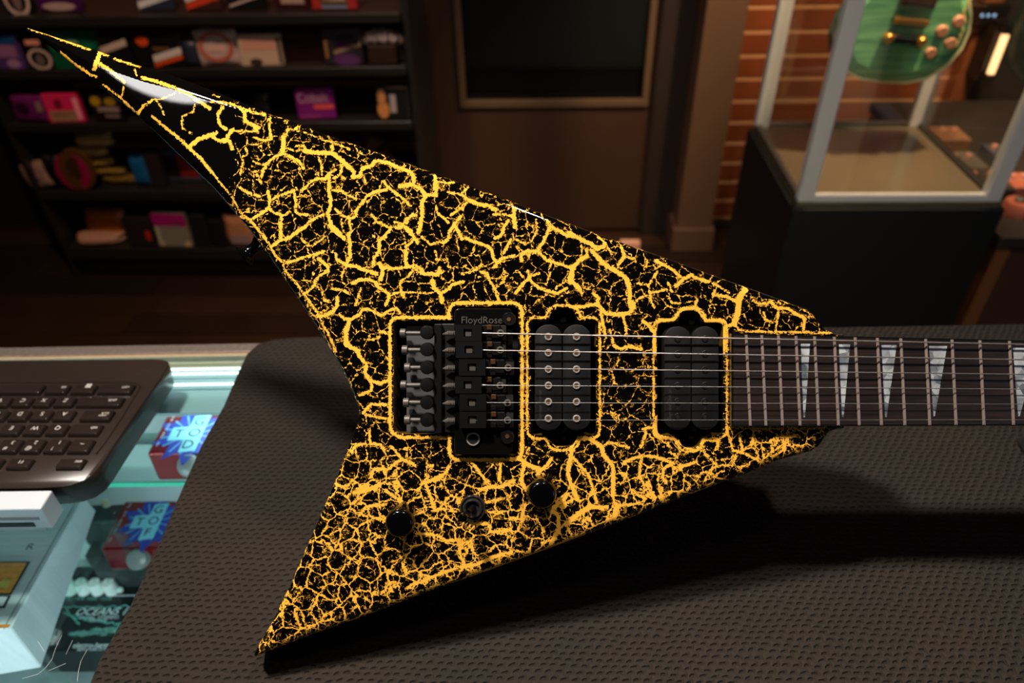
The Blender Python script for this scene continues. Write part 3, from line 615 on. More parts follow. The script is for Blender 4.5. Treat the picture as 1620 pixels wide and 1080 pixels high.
red_pedal(158, 789, 868, CAM.z-.695, 'lower glossy red pedal with blue starburst print at the counter bottom', (238, 825), 'GOFT')
red_pedal(232, 657, 717, CAM.z-.535, 'upper glossy red pedal with blue starburst print on the glass shelf', (302, 686), 'GODT')
bk = onZ(253, 782, CAM.z-.695)
# brass-and-black tube-like electronics board behind, under the glass shelf
bd = empty('amplifier_pedal', onZ(178, 790, CAM.z-.74), 'dark pedal with pale round knobs seen under the glass shelf', 'pedal')
zb = CAM.z-.70
a = onZ(128, 812, zb)
MB().frustum([onZ(118, 828, zb), onZ(205, 828, zb), onZ(214, 735, zb), onZ(160, 735, zb)], [onZ(118, 828, zb)-ez*.05, onZ(205, 828, zb)-ez*.05, onZ(214, 735, zb)-ez*.05, onZ(160, 735, zb)-ez*.05]).build('enclosure', M('board_dark', (.03, .05, .05, 1), .3, var=.5, vs=80), bd, bevel=.002)
for (px, py, rr) in ((180, 731, .006), (196, 733, .006), (222, 731, .006), (162, 771, .007), (181, 774, .007), (190, 790, .006), (170, 797, .006)):
    MB().lathe(onZ(px, py, zb), (0, 0, 1), [(rr, 0), (rr*.9, .008), (rr*.5, .010)], 18).build('knob', M('pale_knob', (.45, .5, .36, 1), .25), bd, smooth=True)
for k_ in range(5): text('lettering', ('TONE', 'LEVEL', 'TIME', 'VOL', 'MODE')[k_], M('print_cream', (.6, .6, .4, 1), .5), bd, onZ(160+k_*11, 762, zb+.0006), ux, uy, .006)
# silver box pedal on a clear riser
alub = bpy.data.materials.new('brushed_aluminium_box'); alub.use_nodes = True; nt = alub.node_tree; b = nt.nodes['Principled BSDF']
tc = nt.nodes.new('ShaderNodeTexCoord'); mp = nt.nodes.new('ShaderNodeMapping'); mp.inputs['Scale'].default_value = (8, 600, 8); n1 = nt.nodes.new('ShaderNodeTexNoise'); n1.inputs['Scale'].default_value = 1
cr = nt.nodes.new('ShaderNodeValToRGB'); cr.color_ramp.elements[0].color = (.44, .50, .52, 1); cr.color_ramp.elements[1].color = (.58, .64, .66, 1)
nt.links.new(tc.outputs['Object'], mp.inputs[0]); nt.links.new(mp.outputs[0], n1.inputs[0]); nt.links.new(n1.outputs[0], cr.inputs[0]); nt.links.new(cr.outputs[0], b.inputs['Base Color']); b.inputs['Roughness'].default_value = .4
dpf, dpb, dpo = .58, .616, .643
zt2 = CAM.z-dpf
A = onZ(17, 992, zt2); B = onZ(133, 785, CAM.z-dpb); C_o = A+Vector((-.16, 0, 0)); dirb = (B-A); lft = Vector((-dirb.y, dirb.x, 0)).normalized(); lft = -lft if lft.x > 0 else lft
pn_ = lft.cross(dirb).normalized()
def pf(px, py, h=.0005): r = ray(px, py); t = (A-CAM).dot(pn_)/r.dot(pn_); return CAM+r*t+ez*h
zb2 = CAM.z-dpo
e = empty('effects_pedal', Vector((A.x-.05, (A.y+B.y)/2, zb2)), 'big silver box-shaped pedal with orange art panel under the counter glass', 'pedal')
tq = [A+lft*.16, A, B, B+lft*.16]
MB().frustum(tq, [Vector((p.x+q[0], p.y+q[1], zb2)) for p, q in zip(tq, ((0, -.004), (.002, -.004), (.002, .002), (0, .002)))]).build('enclosure', alub, e, bevel=.001, segs=1)
MB().frustum([A+lft*.006+ez*.0004, A+lft*.0052+ez*.0004, B+lft*.0052+ez*.0004, B+lft*.006+ez*.0004], [A+lft*.006-ez*.0004, A+lft*.0052-ez*.0004, B+lft*.0052-ez*.0004, B+lft*.006-ez*.0004]).build('panel_seam', M('seam', (.12, .16, .17, 1), .5), e)
std = empty('acrylic_stand', Vector((A.x-.05, (A.y+B.y)/2, ZFL)), 'clear acrylic stand carrying the silver pedal inside the counter', 'stand')
x0_, x1_, y0_, y1_ = A.x-.15, A.x-.004, A.y+.004, B.y-.01
MB().box(x0_, x1_, y0_, y1_, zb2-.004, zb2-.0005).build('stand_top', g_sh, std)
for (x, y) in ((x0_, y0_), (x1_-.008, y0_), (x0_, y1_-.008), (x1_-.008, y1_-.008)): MB().box(x, x+.008, y, y+.008, ZFL, zb2-.004).build('leg', g_sh, std)
dirb = dirb.normalized()
c1 = onZ(48, 887, zt2); c2 = onZ(18, 940, zt2)
blk = M('print_black')
MB().add([pf(49, 888), pf(-60, 888), pf(-105, 941), pf(18, 941)], [(0, 1, 2, 3)]).build('art_border', blk, e)
MB().add([pf(43, 890.5, .0008), pf(-60, 890.5, .0008), pf(-100, 938.5, .0008), pf(16.5, 938.5, .0008)], [(0, 1, 2, 3)]).build('art_panel', M('orange_art', (.80, .27, .02, 1), .45, var=.5, vs=140), e)
MB().add([pf(20, 920, .001), pf(8, 916, .001), pf(-5, 926, .001), pf(10, 932, .001)], [(0, 1, 2, 3)]).build('art_figure', M('gold_art', (.55, .42, .06, 1), .45, var=.6, vs=200), e)
MB().add([pf(18, 942), pf(-90, 942), pf(-95, 962), pf(8, 962)], [(0, 1, 2, 3)]).build('art_border', blk, e)
MB().add([pf(13, 944, .0008), pf(-88, 944, .0008), pf(-91, 959, .0008), pf(5, 959, .0008)], [(0, 1, 2, 3)]).build('art_panel', alub, e)
MB().add([pf(17, 988, .0006), pf(-60, 988, .0006), pf(-62, 993, .0006), pf(14, 993, .0006)], [(0, 1, 2, 3)]).build('orange_trim', M('orange_trim', (.6, .2, .02, 1), .4), e)
text('lettering', 'R', blk, e, pf(48, 865), -lft, dirb, .013)

# ------------------------------------------------------------------ black mat on the counter
def mat_material():
    m = bpy.data.materials.new('woven_mat'); m.use_nodes = True; nt = m.node_tree; b = nt.nodes['Principled BSDF']; L = nt.links.new
    tc = nt.nodes.new('ShaderNodeTexCoord'); nz = nt.nodes.new('ShaderNodeTexNoise'); nz.inputs['Scale'].default_value = 60; nz.inputs['Detail'].default_value = 2
    sb = nt.nodes.new('ShaderNodeVectorMath'); sb.operation = 'SUBTRACT'; sb.inputs[1].default_value = (.5, .5, .5)
    scn = nt.nodes.new('ShaderNodeVectorMath'); scn.operation = 'SCALE'; scn.inputs['Scale'].default_value = .0060
    ad = nt.nodes.new('ShaderNodeVectorMath'); ad.operation = 'ADD'
    L(tc.outputs['Object'], nz.inputs['Vector']); L(nz.outputs['Color'], sb.inputs[0]); L(sb.outputs[0], scn.inputs[0]); L(scn.outputs[0], ad.inputs[0]); L(tc.outputs['Object'], ad.inputs[1])
    sp = nt.nodes.new('ShaderNodeSeparateXYZ'); L(ad.outputs[0], sp.inputs[0])
    def mt(op, a, b_=None, c=None):
        n = nt.nodes.new('ShaderNodeMath'); n.operation = op
        for i, v in enumerate((a, b_, c)):
            if v is None: continue
            if isinstance(v, (int, float)): n.inputs[i].default_value = v
            else: L(v, n.inputs[i])
        return n.outputs[0]
    # staggered cells 6.4 x 5.6 mm: each is a soft pad with a short slit at its near side, its shadow painted dark
    PX, PY = .0066, .0044
    r = mt('DIVIDE', sp.outputs['Y'], PY); row = mt('FLOOR', r); fy = mt('SUBTRACT', r, row)
    sh = mt('MULTIPLY', mt('PINGPONG', row, 1.0), .5)
    xx = mt('ADD', mt('DIVIDE', sp.outputs['X'], PX), sh); fx = mt('FRACT', xx)
    ax = mt('ABSOLUTE', mt('SUBTRACT', fx, .5))
    curve = mt('ADD', mt('ADD', .30, mt('MULTIPLY', mt('SUBTRACT', fx, .5), .35)), mt('MULTIPLY', mt('MULTIPLY', ax, ax), -1.2))
    dy = mt('ABSOLUTE', mt('SUBTRACT', fy, curve))
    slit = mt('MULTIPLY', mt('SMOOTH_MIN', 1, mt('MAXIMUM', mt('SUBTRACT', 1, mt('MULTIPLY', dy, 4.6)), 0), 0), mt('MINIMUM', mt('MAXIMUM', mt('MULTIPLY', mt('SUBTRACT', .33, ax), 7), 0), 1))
    dome = mt('MULTIPLY', mt('SINE', mt('MULTIPLY', fy, PI)), mt('SINE', mt('MULTIPLY', fx, PI)))
    fb = nt.nodes.new('ShaderNodeTexNoise'); fb.inputs['Scale'].default_value = 1500; fb.inputs['Detail'].default_value = 3; L(tc.outputs['Object'], fb.inputs['Vector'])
    h = mt('ADD', mt('SUBTRACT', mt('MULTIPLY', dome, .8), mt('MULTIPLY', slit, 1.3)), mt('MULTIPLY', fb.outputs['Fac'], .6))
    bp = nt.nodes.new('ShaderNodeBump'); bp.inputs['Strength'].default_value = .9; bp.inputs['Distance'].default_value = .0026; L(h, bp.inputs['Height']); L(bp.outputs[0], b.inputs['Normal'])
    pn = nt.nodes.new('ShaderNodeTexNoise'); pn.inputs['Scale'].default_value = 9; L(tc.outputs['Object'], pn.inputs['Vector'])
    mx = nt.nodes.new('ShaderNodeMix'); mx.data_type = 'RGBA'; mx.inputs[6].default_value = (.026, .0215, .0185, 1); mx.inputs[7].default_value = (.046, .034, .025, 1); L(pn.outputs[0], mx.inputs[0])
    mx3 = nt.nodes.new('ShaderNodeMix'); mx3.data_type = 'RGBA'; L(mt('MULTIPLY', slit, .62), mx3.inputs[0]); L(mx.outputs[2], mx3.inputs[6]); mx3.inputs[7].default_value = (.006, .005, .005, 1)  # crescent shadow of each slit mixed into the colour
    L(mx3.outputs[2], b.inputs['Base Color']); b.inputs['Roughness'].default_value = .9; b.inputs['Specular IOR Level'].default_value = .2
    return m
def mk(px, py, z=None): p = onZ(px, py, ZM if z is None else z); q = p-Vector((CO.x, CO.y, 0)); return (q.dot(ux), q.dot(uy))
ml = [mk(*p) for p in ((120, 1120), (152, 1040), (200, 957), (243, 866), (284, 770), (316, 699), (350, 640), (374, 585), (388, 556), (405, 541), (432, 533), (470, 529.5))]
farx, fary = mk(1000, 519)
far1 = mk(560, 527.5)
pts = [(ml[0][0]-.02, CY0-.0), *ml, far1, (farx, fary), (1.1, fary), (1.2, fary-.08), (1.2, CY0-.0)]
rings = []
def inset(poly, d):
    n = len(poly); out = []
    for i in range(n):
        a, b_, c = Vector(poly[i-1]), Vector(poly[i]), Vector(poly[(i+1) % n]); d1 = (b_-a).normalized(); d2 = (c-b_).normalized()
        nn = (Vector((d1.y, -d1.x))+Vector((d2.y, -d2.x))); nn = nn.normalized() if nn.length > 1e-6 else Vector((d1.y, -d1.x))
        out.append(tuple(b_+nn*d))
    return out
for (d_, z) in ((0, ZG+.0012), (0, ZG+.006), (.0012, ZG+.0095), (.004, ZM-.0006), (.0075, ZM)):
    rings.append([K(x, y, z) for x, y in inset(pts, d_)])
mb = MB(); n = len(pts); vs = [p for r in rings for p in r]; fs = []
for i in range(len(rings)-1):
    for j in range(n): fs.append((i*n+j, i*n+(j+1) % n, (i+1)*n+(j+1) % n, (i+1)*n+j))
fs.append(tuple(range((len(rings)-1)*n, len(rings)*n))); fs.append(tuple(range(n))[::-1]); mb.add(vs, fs)
mat_o = mb.build('counter_mat', mat_material(), None, smooth=True, org=K(.3, -.3, ZG)); tag(mat_o, 'thick dark brown woven non-slip mat under the guitar', 'mat')
# few scratches on the glass: fine hair-like marks
sc_m = M('scratch', (.75, .78, .78, 1), .5)
mb = MB()
for pl in ([(98, 1004), (88, 1025), (82, 1043), (72, 1056), (60, 1066), (35, 1073)], [(115, 1012), (104, 1035)], [(138, 1027), (128, 1045), (124, 1062), (122, 1078)], [(76, 1061), (104, 1049)], [(60, 1014), (70, 1030)]):
    mb.tube([onZ(x, y, ZG+.0001) for x, y in pl], .00009, 4)
mb.build('scratch_marks', sc_m, ctr)['kind'] = 'stuff'

# ------------------------------------------------------------------ keyboard (wedge with keys, upside down to the camera)
kb_m = M('espresso_plastic', (.030, .021, .017, 1), .22, var=.1, vs=300); key_m = M('key_plastic', (.022, .015, .012, 1), .2)
ZK = CAM.z-.437
kb = empty('keyboard', K(-.2, -.1, ZG), 'dark brown glossy keyboard facing away on the glass counter', 'keyboard')
out = [(-160, 572), (240, 568), (257, 569), (266, 572), (267, 577), (255, 598), (235, 627), (207, 667), (184, 701), (163, 733), (150, 749), (134, 760), (113, 767), (92, 770), (60, 772), (-200, 774)]
top_ = [onZ(x, y, ZK) for x, y in out]
cen = sum(top_, Vector())/len(top_)
ins_ = [cen+(p-cen)*.985 for p in top_]
mb = MB(); n = len(out); low = [Vector((p.x, p.y, max(ZG+.004, p.z-.009))) for p in top_]; low2 = [cen+(p-cen)*.97 for p in low]; low2 = [Vector((p.x, p.y, ZG+.003)) for p in low2]
allp = ins_+top_+low+low2
for p in ins_: p.z += .0008
fs = []
for i in range(3):
    for j in range(n): fs.append((i*n+j, (i+1)*n+j, (i+1)*n+(j+1) % n, i*n+(j+1) % n))
fs.append(tuple(range(n))); fs.append(tuple(range(3*n, 4*n))[::-1]); mb.add(allp, fs); mb.build('case', kb_m, kb, smooth=True)
ZKK = ZK+.0028
# sunken key bed edge: a thin raised frame line round the keys
mb = MB(); fl_ = [(-160, 604.5), (205, 604.5), (216, 606), (221, 611), (218, 618), (206, 638), (190, 664), (168, 697), (152, 718)]
mb.tube([onZ(x, y, ZK+.0012) for x, y in fl_], .0008, 6); mb.build('key_bed_rim', kb_m, kb, smooth=True)
leg_m = M('key_print', (.62, .58, .55, 1), .5)
rows = [
    (606, 621.5, [(-150, 61, ''), (66, 102, 'alt'), (107.5, 145, 'WIN'), (150, 205, 'ctrl')]),
    (626, 642, [(-26, 9, 'V'), (12.5, 43, 'C'), (46.6, 76, 'X'), (80, 111.5, 'Z'), (115.5, 188, 'shift')]),
    (647, 664, [(-28, 3, 'F'), (7, 38.5, 'D'), (42.5, 74, 'S'), (78, 110, 'A'), (122, 171.5, 'CAPS')]),
    (669, 687, [(-8, 26, 'E'), (31, 62, 'W'), (67, 98.5, 'Q'), (103, 153, 'tab')]),
    (693, 715, [(-12, 23, '#3'), (26, 59, '@2'), (64, 97.5, '!1'), (101.5, 137.5, '~')]),
    (723, 740, [(-60, -4, ''), (5, 43, 'F1'), (84, 127, 'esc')])]
for (yt, yb, ks) in rows:
    for (xa, xb, lg) in ks:
        # near edge given at yb; keep the key rectangular in the counter plane
        A_ = onZ(xa, yb, ZKK+.002); B_ = onZ(xb, yb, ZKK+.002); C_ = onZ(xb, yt, ZKK+.002); dep = (C_-B_).y; wdt = (B_-A_).length
        xv = (B_-A_).normalized(); yv = Vector((-xv.y, xv.x, 0)); g_ = .0012
        b4 = [A_-ez*.004, B_-ez*.004, B_+yv*dep-ez*.004, A_+yv*dep-ez*.004]
        t4 = [A_+xv*g_+yv*g_, B_-xv*g_+yv*g_, B_-xv*g_+yv*(dep-g_), A_+xv*g_+yv*(dep-g_)]
        kk = MB().frustum(t4, b4).build('key', key_m, kb, bevel=.0010, segs=3, smooth=True)
        cc = (A_+B_)/2+yv*dep*.5+ez*.0001
        if lg == 'WIN':
            q = A_+xv*wdt*.55+yv*dep*.55+ez*.0002
            mb = MB()
            for (ox, oy) in ((0, 0), (.0026, 0), (0, .0026), (.0026, .0026)): mb.add([q+xv*ox+yv*oy, q+xv*(ox+.0022)+yv*oy, q+xv*(ox+.0022)+yv*(oy+.0022), q+xv*ox+yv*(oy+.0022)], [(0, 1, 2, 3)])
            mb.build('legend', leg_m, kk)
        elif lg == 'CAPS':
            text('legend', 'caps', leg_m, kk, A_+xv*wdt*.72+yv*dep*.38+ez*.0002, -xv, -yv, .0040); text('legend', 'lock', leg_m, kk, A_+xv*wdt*.76+yv*dep*.62+ez*.0002, -xv, -yv, .0040)
        elif lg in ('#3', '@2', '!1'):
            text('legend', lg[0], leg_m, kk, cc-yv*dep*.24-xv*.001+ez*.0002, -xv, -yv, .0052); text('legend', lg[1], leg_m, kk, cc+yv*dep*.2+xv*.002+ez*.0002, -xv, -yv, .0052)
        elif lg:
            small = len(lg) > 1
            text('legend', lg, leg_m, kk, (A_+xv*wdt*(.78 if small and wdt > .02 else .55)+yv*dep*.58)+ez*.0002, -xv, -yv, .0046 if small else .0062)
# white plastic tray with slot under the near edge, tapering foot
wp = M('white_plastic', (.62, .66, .70, 1), .35)
tray = empty('white_stand', onZ(20, 815, ZG), 'white plastic stand with a black slot below the keyboard', 'stand')
zt3 = ZG+.029
def rect3(pl, z1, z0): return MB().frustum([onZ(x, y, z1) for x, y in pl], [Vector((onZ(x, y, z1).x, onZ(x, y, z1).y, z0)) for x, y in pl])
pA = onZ(-130, 801, zt3); pB = onZ(66, 801, zt3)
yv = Vector((-ux.y, ux.x, 0))
def fr3(x0, x1, h0, h1, t0, t1): # on the front face of the stand; x along ux from pB, h below top
    P = lambda x, h, t: pB+ux*x-ez*h-uy*t
    return MB().frustum([P(x0, h0, t1), P(x1, h0, t1), P(x1, h1, t1), P(x0, h1, t1)], [P(x0, h0, t0), P(x1, h0, t0), P(x1, h1, t0), P(x0, h1, t0)])
fr3(-.2, 0, 0, .0240, -.016, .002).build('housing', wp, tray, bevel=.0012, segs=2)
fr3(-.2, -.0125, .0165, .0215, .002, .0026).build('card_slot', M('slot_black', (.005, .005, .005, 1), .3), tray, bevel=.0003, segs=1)
fr3(-.2, -.006, .0095, .0130, .002, .0024).build('slot_shade', M('slot_grey', (.22, .23, .25, 1), .4), tray)
fr3(-.2, -.008, .0240, .0288, -.010, .0005).build('foot', M('pale_foot', (.5, .58, .6, 1), .4), tray, bevel=.0005, segs=1)

# ------------------------------------------------------------------ THE GUITAR
OFF = Vector(((404-810)/F*D, (540-1036)/F*D, 0))
gt = bpy.data.objects.new('electric_guitar', None); gt.empty_display_size = .02; C.objects.link(gt)
gt.matrix_world = Matrix.Translation(LW(OFF.x, OFF.y, 0)) @ RM.to_4x4(); ORG[gt.name] = Vector((0, 0, 0))
tag(gt, 'yellow and black crackle-finish V-shaped electric guitar leaning on the mat', 'guitar')
def L_(px, py, z=0.0): s_ = (D-z)/F; return Vector(((px-810)*s_-OFF.x, (540-py)*s_-OFF.y, z))
mm = .001
outline = [(42, 44), (153, 80), (225, 105), (285, 124), (337, 144), (420, 178), (454, 189), (521, 215), (625, 251), (700, 279), (800, 315), (894, 351), (990, 386), (1089, 421), (1140, 440), (1200, 461), (1250, 480), (1274, 488), (1285, 496), (1294, 510), (1304, 521), (1320, 528),
           (1335, 530), (1335, 677), (1320, 679), (1310, 683), (1303, 694), (1294, 706), (1282, 713), (1229, 728), (1181, 748), (1080, 786), (960, 833), (871, 866), (767, 904), (678, 935), (580, 973), (500, 1001), (440, 1024), (404, 1038),
           (402, 1034), (412, 1015), (428, 989), (462, 919), (483, 870), (505, 820), (530, 762), (548, 716), (561, 684), (567, 668), (568.5, 652), (566, 640), (557, 617), (541, 584), (520, 547), (500, 516), (460, 456), (430, 410), (397, 366), (365, 328), (337, 296), (283, 245), (220, 184), (145, 127), (96, 86), (57, 57)]
def resample(poly, step, closed=True):
    out = []; n = len(poly)
    for i in range(n if closed else n-1):
        a = np.array(poly[i], float); b_ = np.array(poly[(i+1) % n], float); m = max(1, int(round(np.linalg.norm(b_-a)/step)))
        for k_ in range(m): out.append(tuple(a+(b_-a)*k_/m))
    if not closed: out.append(tuple(poly[-1]))
    return out
def roundpoly(poly, rad):
    """poly list of (x,y,r) -> rounded"""
    out = []; n = len(poly)
    for i in range(n):
        a = np.array(poly[i-1][:2], float); b_ = np.array(poly[i][:2], float); c = np.array(poly[(i+1) % n][:2], float); r = poly[i][2] if len(poly[i]) > 2 else rad
        u = (a-b_)/np.linalg.norm(a-b_); v = (c-b_)/np.linalg.norm(c-b_)
        if r < .5: out.append(tuple(b_)); continue
        for k_ in range(6):
            t = k_/5; out.append(tuple((1-t)**2*(b_+u*r)+2*t*(1-t)*b_+t*t*(b_+v*r)))
    return out
trem = roundpoly([(623, 508, 9), (713, 508, 2), (716, 505, 2), (716, 485, 9), (820, 485, 10), (820, 721, 12), (717, 721, 10), (716, 689, 2), (713, 686, 2), (623, 686, 16)], 6)
def pu_cav(x0, x1, y0, y1, ea, eb, yt, yb):
    return roundpoly([(x0, y0, 7), (ea-3, y0, 3), (ea+5, yt, 9), (eb-5, yt, 9), (eb+3, y0, 3), (x1, y0, 7), (x1, y1, 10), (eb+3, y1, 3), (eb-6, yb, 8), (ea+6, yb, 8), (ea-3, y1, 3), (x0, y1, 10)], 6)
cav1 = pu_cav(840, 943, 508, 688, 870, 912, 489, 706); cav2 = pu_cav(1040, 1144, 511, 688, 1074, 1110, 492, 708)
cavs = [trem, cav1, cav2]
OL = resample(outline, 3.0); CV = [resample(c, 3.0) for c in cavs]
def segarr(poly): a = np.array(poly); return a, np.roll(a, -1, 0)
def distseg(P, A, B, Wd=None, chunk=4000):
    out = np.empty(len(P)); AB = B-A; l2 = (AB**2).sum(1)+1e-9
    for i in range(0, len(P), chunk):
        p = P[i:i+chunk, None, :]; t = np.clip(((p-A)*AB).sum(2)/l2, 0, 1); d_ = np.sqrt(((p-(A+t[..., None]*AB))**2).sum(2))
        if Wd is not None: d_ = d_-Wd
        out[i:i+chunk] = d_.min(1)
    return out
def inside(P, poly):
    A, B = segarr(poly); r = np.zeros(len(P), bool)
    for a, b_ in zip(A, B):
        if a[1] == b_[1]: continue
        c = ((a[1] > P[:, 1]) != (b_[1] > P[:, 1])) & (P[:, 0] < (b_[0]-a[0])*(P[:, 1]-a[1])/(b_[1]-a[1])+a[0]); r ^= c
    return r
# traced thick cracks (pixel polylines with widths), from photo crops: (ox, oy, scale, [(width, points)...])
CR = []
def T_(ox, oy, s_, lst):
    for w_, pl in lst: CR.append((w_/s_, [(ox+x/s_, oy+y/s_) for x, y in pl]))
T_(380, 160, 4.909, [(18, [(0, 50), (30, 90), (35, 160), (90, 180), (135, 240)]), (16, [(230, 150), (225, 200), (240, 290)]), (12, [(100, 280), (190, 305), (240, 295)]), (14, [(380, 210), (350, 270)]), (12, [(455, 190), (420, 225), (385, 215)]), (32, [(335, 280), (335, 330), (330, 400)]),
 (18, [(165, 590), (180, 530), (240, 450), (330, 405), (400, 435), (460, 470), (490, 520)]), (10, [(100, 470), (170, 495), (215, 480)]), (10, [(370, 365), (420, 385), (500, 380)]), (30, [(500, 380), (560, 400), (640, 400), (720, 405), (780, 450), (830, 500), (885, 550)]), (12, [(430, 350), (490, 345), (520, 385)]), (22, [(715, 350), (720, 400)]), (14, [(790, 490), (780, 560), (730, 600)]), (12, [(610, 440), (635, 500), (635, 570)]),
 (16, [(475, 700), (550, 625), (600, 600), (660, 605), (690, 560), (740, 535)]), (24, [(690, 580), (690, 700), (705, 800), (680, 870), (700, 950), (760, 1010), (810, 1070)]), (14, [(710, 690), (780, 695), (830, 725), (900, 760)]), (24, [(870, 590), (930, 580), (950, 520), (1010, 505), (1060, 460), (1150, 480), (1230, 515), (1320, 550), (1350, 590), (1345, 650)]), (9, [(960, 590), (980, 640)]),
 (18, [(1110, 620), (1150, 670), (1200, 710), (1270, 760), (1320, 810)]), (20, [(1130, 690), (1050, 700), (980, 740), (940, 800), (900, 850)]), (26, [(1240, 660), (1330, 645), (1400, 680), (1440, 730), (1520, 725), (1520, 680), (1515, 600)]), (28, [(1440, 740), (1410, 790), (1415, 880), (1400, 950), (1385, 1020)]), (18, [(740, 840), (800, 890), (850, 910), (900, 890), (890, 850)]), (14, [(850, 910), (855, 1020)]), (16, [(1020, 880), (1060, 930), (1150, 980), (1250, 980)]),
 (20, [(1340, 880), (1290, 920), (1265, 960), (1310, 1010), (1370, 1080)]), (12, [(1200, 940), (1265, 950)]), (16, [(0, 670), (60, 710), (150, 740)]), (20, [(215, 700), (230, 760), (220, 830), (150, 880), (80, 920)]), (14, [(250, 760), (300, 735), (420, 695)]), (16, [(415, 690), (430, 780), (430, 860), (480, 885), (530, 880)]), (16, [(220, 830), (260, 865), (320, 880), (320, 950), (310, 1060)]), (10, [(320, 900), (380, 860)]), (14, [(530, 940), (600, 900), (650, 880)]), (16, [(400, 1050), (450, 1000), (520, 960)]),
 (10, [(130, 570), (165, 640)]), (10, [(0, 570), (20, 480), (15, 430), (60, 410), (40, 350)]), (8, [(430, 225), (520, 250), (600, 285), (740, 330), (850, 375)]), (12, [(0, 860), (70, 920), (130, 980), (200, 1070)]), (8, [(440, 740), (540, 735)])])
T_(640, 260, 4.909, [(22, [(235, 90), (235, 190), (250, 240)]), (12, [(250, 130), (320, 145), (380, 140)]), (14, [(490, 180), (440, 230), (480, 265)]), (12, [(340, 215), (440, 235)]), (26, [(480, 265), (560, 305), (650, 320), (710, 355)]), (14, [(490, 290), (420, 350), (360, 390)]), (14, [(245, 330), (260, 380), (310, 420), (340, 450)]), (20, [(440, 400), (390, 460), (350, 520), (340, 580), (300, 610)]), (20, [(390, 470), (430, 550), (450, 580)]),
 (20, [(470, 570), (540, 600), (640, 630), (680, 670), (690, 730), (715, 760)]), (14, [(690, 390), (760, 385), (830, 400), (850, 430)]), (26, [(850, 340), (850, 420), (860, 490)]), (18, [(810, 430), (780, 470), (760, 530), (740, 560), (700, 570)]), (16, [(830, 580), (800, 630), (770, 690)]), (22, [(690, 800), (720, 770), (760, 730), (850, 710)]), (12, [(870, 640), (920, 680)]), (22, [(910, 750), (905, 700), (960, 670), (1030, 680), (1050, 640), (1080, 600), (1110, 530), (1130, 490), (1110, 440)]),
 (24, [(1130, 480), (1190, 510), (1260, 550), (1330, 560), (1400, 600), (1450, 620), (1480, 650)]), (16, [(1480, 660), (1550, 620)]), (20, [(1040, 680), (1100, 740), (1190, 770), (1290, 800)]), (16, [(1290, 800), (1350, 760), (1420, 720), (1415, 660)]), (28, [(1300, 800), (1300, 860), (1290, 900), (1330, 940), (1370, 980)]), (12, [(1140, 760), (1120, 820)]), (10, [(1130, 840), (1110, 900)]), (20, [(960, 830), (970, 880), (920, 930), (860, 1000)]), (18, [(970, 890), (1030, 950), (1100, 980), (1190, 1000), (1260, 960)]), (12, [(960, 870), (1050, 845)]),
 (18, [(590, 830), (640, 850), (660, 900), (700, 960), (730, 1050)]), (14, [(440, 850), (500, 840), (550, 820), (600, 780)]), (24, [(220, 900), (230, 960), (280, 1000), (290, 1070)]), (18, [(280, 1000), (340, 970), (370, 930), (460, 910)]), (18, [(0, 490), (40, 530), (80, 580), (100, 610)]), (16, [(10, 640), (0, 700), (10, 780), (80, 800), (130, 850), (210, 850), (260, 860), (270, 800)]), (10, [(10, 490), (30, 410), (100, 390)]), (12, [(130, 560), (200, 620), (290, 600)]), (12, [(240, 670), (250, 740), (330, 740)]),
 (10, [(890, 840), (920, 870)]), (10, [(780, 830), (780, 900), (720, 950)]), (9, [(1020, 430), (1030, 500), (990, 590), (940, 620), (900, 600), (850, 580), (840, 540)])])
T_(900, 360, 3.857, [(20, [(0, 30), (70, 70), (140, 100), (170, 130), (220, 110)]), (24, [(140, 140), (220, 230), (300, 270), (350, 310), (370, 370), (370, 460), (385, 490)]), (16, [(320, 120), (340, 170), (300, 230)]), (12, [(340, 180), (400, 190)]), (10, [(180, 60), (220, 90), (260, 160)]), (16, [(0, 330), (50, 350), (80, 400)]), (22, [(0, 320), (30, 240), (70, 190), (110, 180)]), (18, [(0, 480), (90, 480), (170, 465), (180, 430), (150, 400)]), (20, [(180, 470), (220, 520), (300, 530), (370, 520), (400, 480), (385, 450)]),
 (10, [(390, 470), (430, 430), (480, 410)]), (14, [(330, 540), (345, 600), (350, 650)]), (14, [(190, 500), (210, 590), (220, 650)]), (16, [(530, 200), (600, 240), (640, 260), (680, 300)]), (10, [(480, 200), (470, 240)]), (10, [(420, 340), (490, 350), (520, 300), (540, 270)]), (12, [(485, 350), (500, 440), (520, 490)]), (18, [(650, 360), (700, 310), (750, 290), (780, 310), (850, 330)]), (10, [(600, 330), (630, 390)]), (10, [(510, 400), (600, 375)]), (8, [(600, 410), (630, 460), (680, 460)]), (16, [(890, 410), (960, 420), (1020, 450), (1040, 460)]), (34, [(1075, 380), (1040, 430), (1030, 520), (1010, 580)]),
 (18, [(530, 620), (560, 570), (640, 560), (680, 500), (780, 490), (800, 530), (840, 565), (950, 575)]), (12, [(770, 480), (780, 440)]), (10, [(880, 410), (890, 380)]), (10, [(880, 340), (930, 370), (980, 400)]), (10, [(1120, 440), (1160, 465), (1220, 460)]), (16, [(1230, 450), (1270, 490), (1340, 495), (1390, 530), (1440, 550), (1430, 620)]), (10, [(1280, 510), (1270, 560), (1260, 620)]), (8, [(1200, 560), (1250, 580)]), (8, [(1190, 520), (1200, 570)]), (18, [(1000, 590), (960, 600), (945, 640), (945, 770)]), (10, [(1010, 590), (1040, 625), (1100, 632), (1300, 637), (1500, 640), (1600, 640)]), (8, [(1440, 550), (1500, 540)]),
 (18, [(450, 570), (490, 600), (520, 640), (525, 770)]), (16, [(270, 720), (320, 740), (360, 725), (440, 740)]), (10, [(250, 620), (270, 700)])])
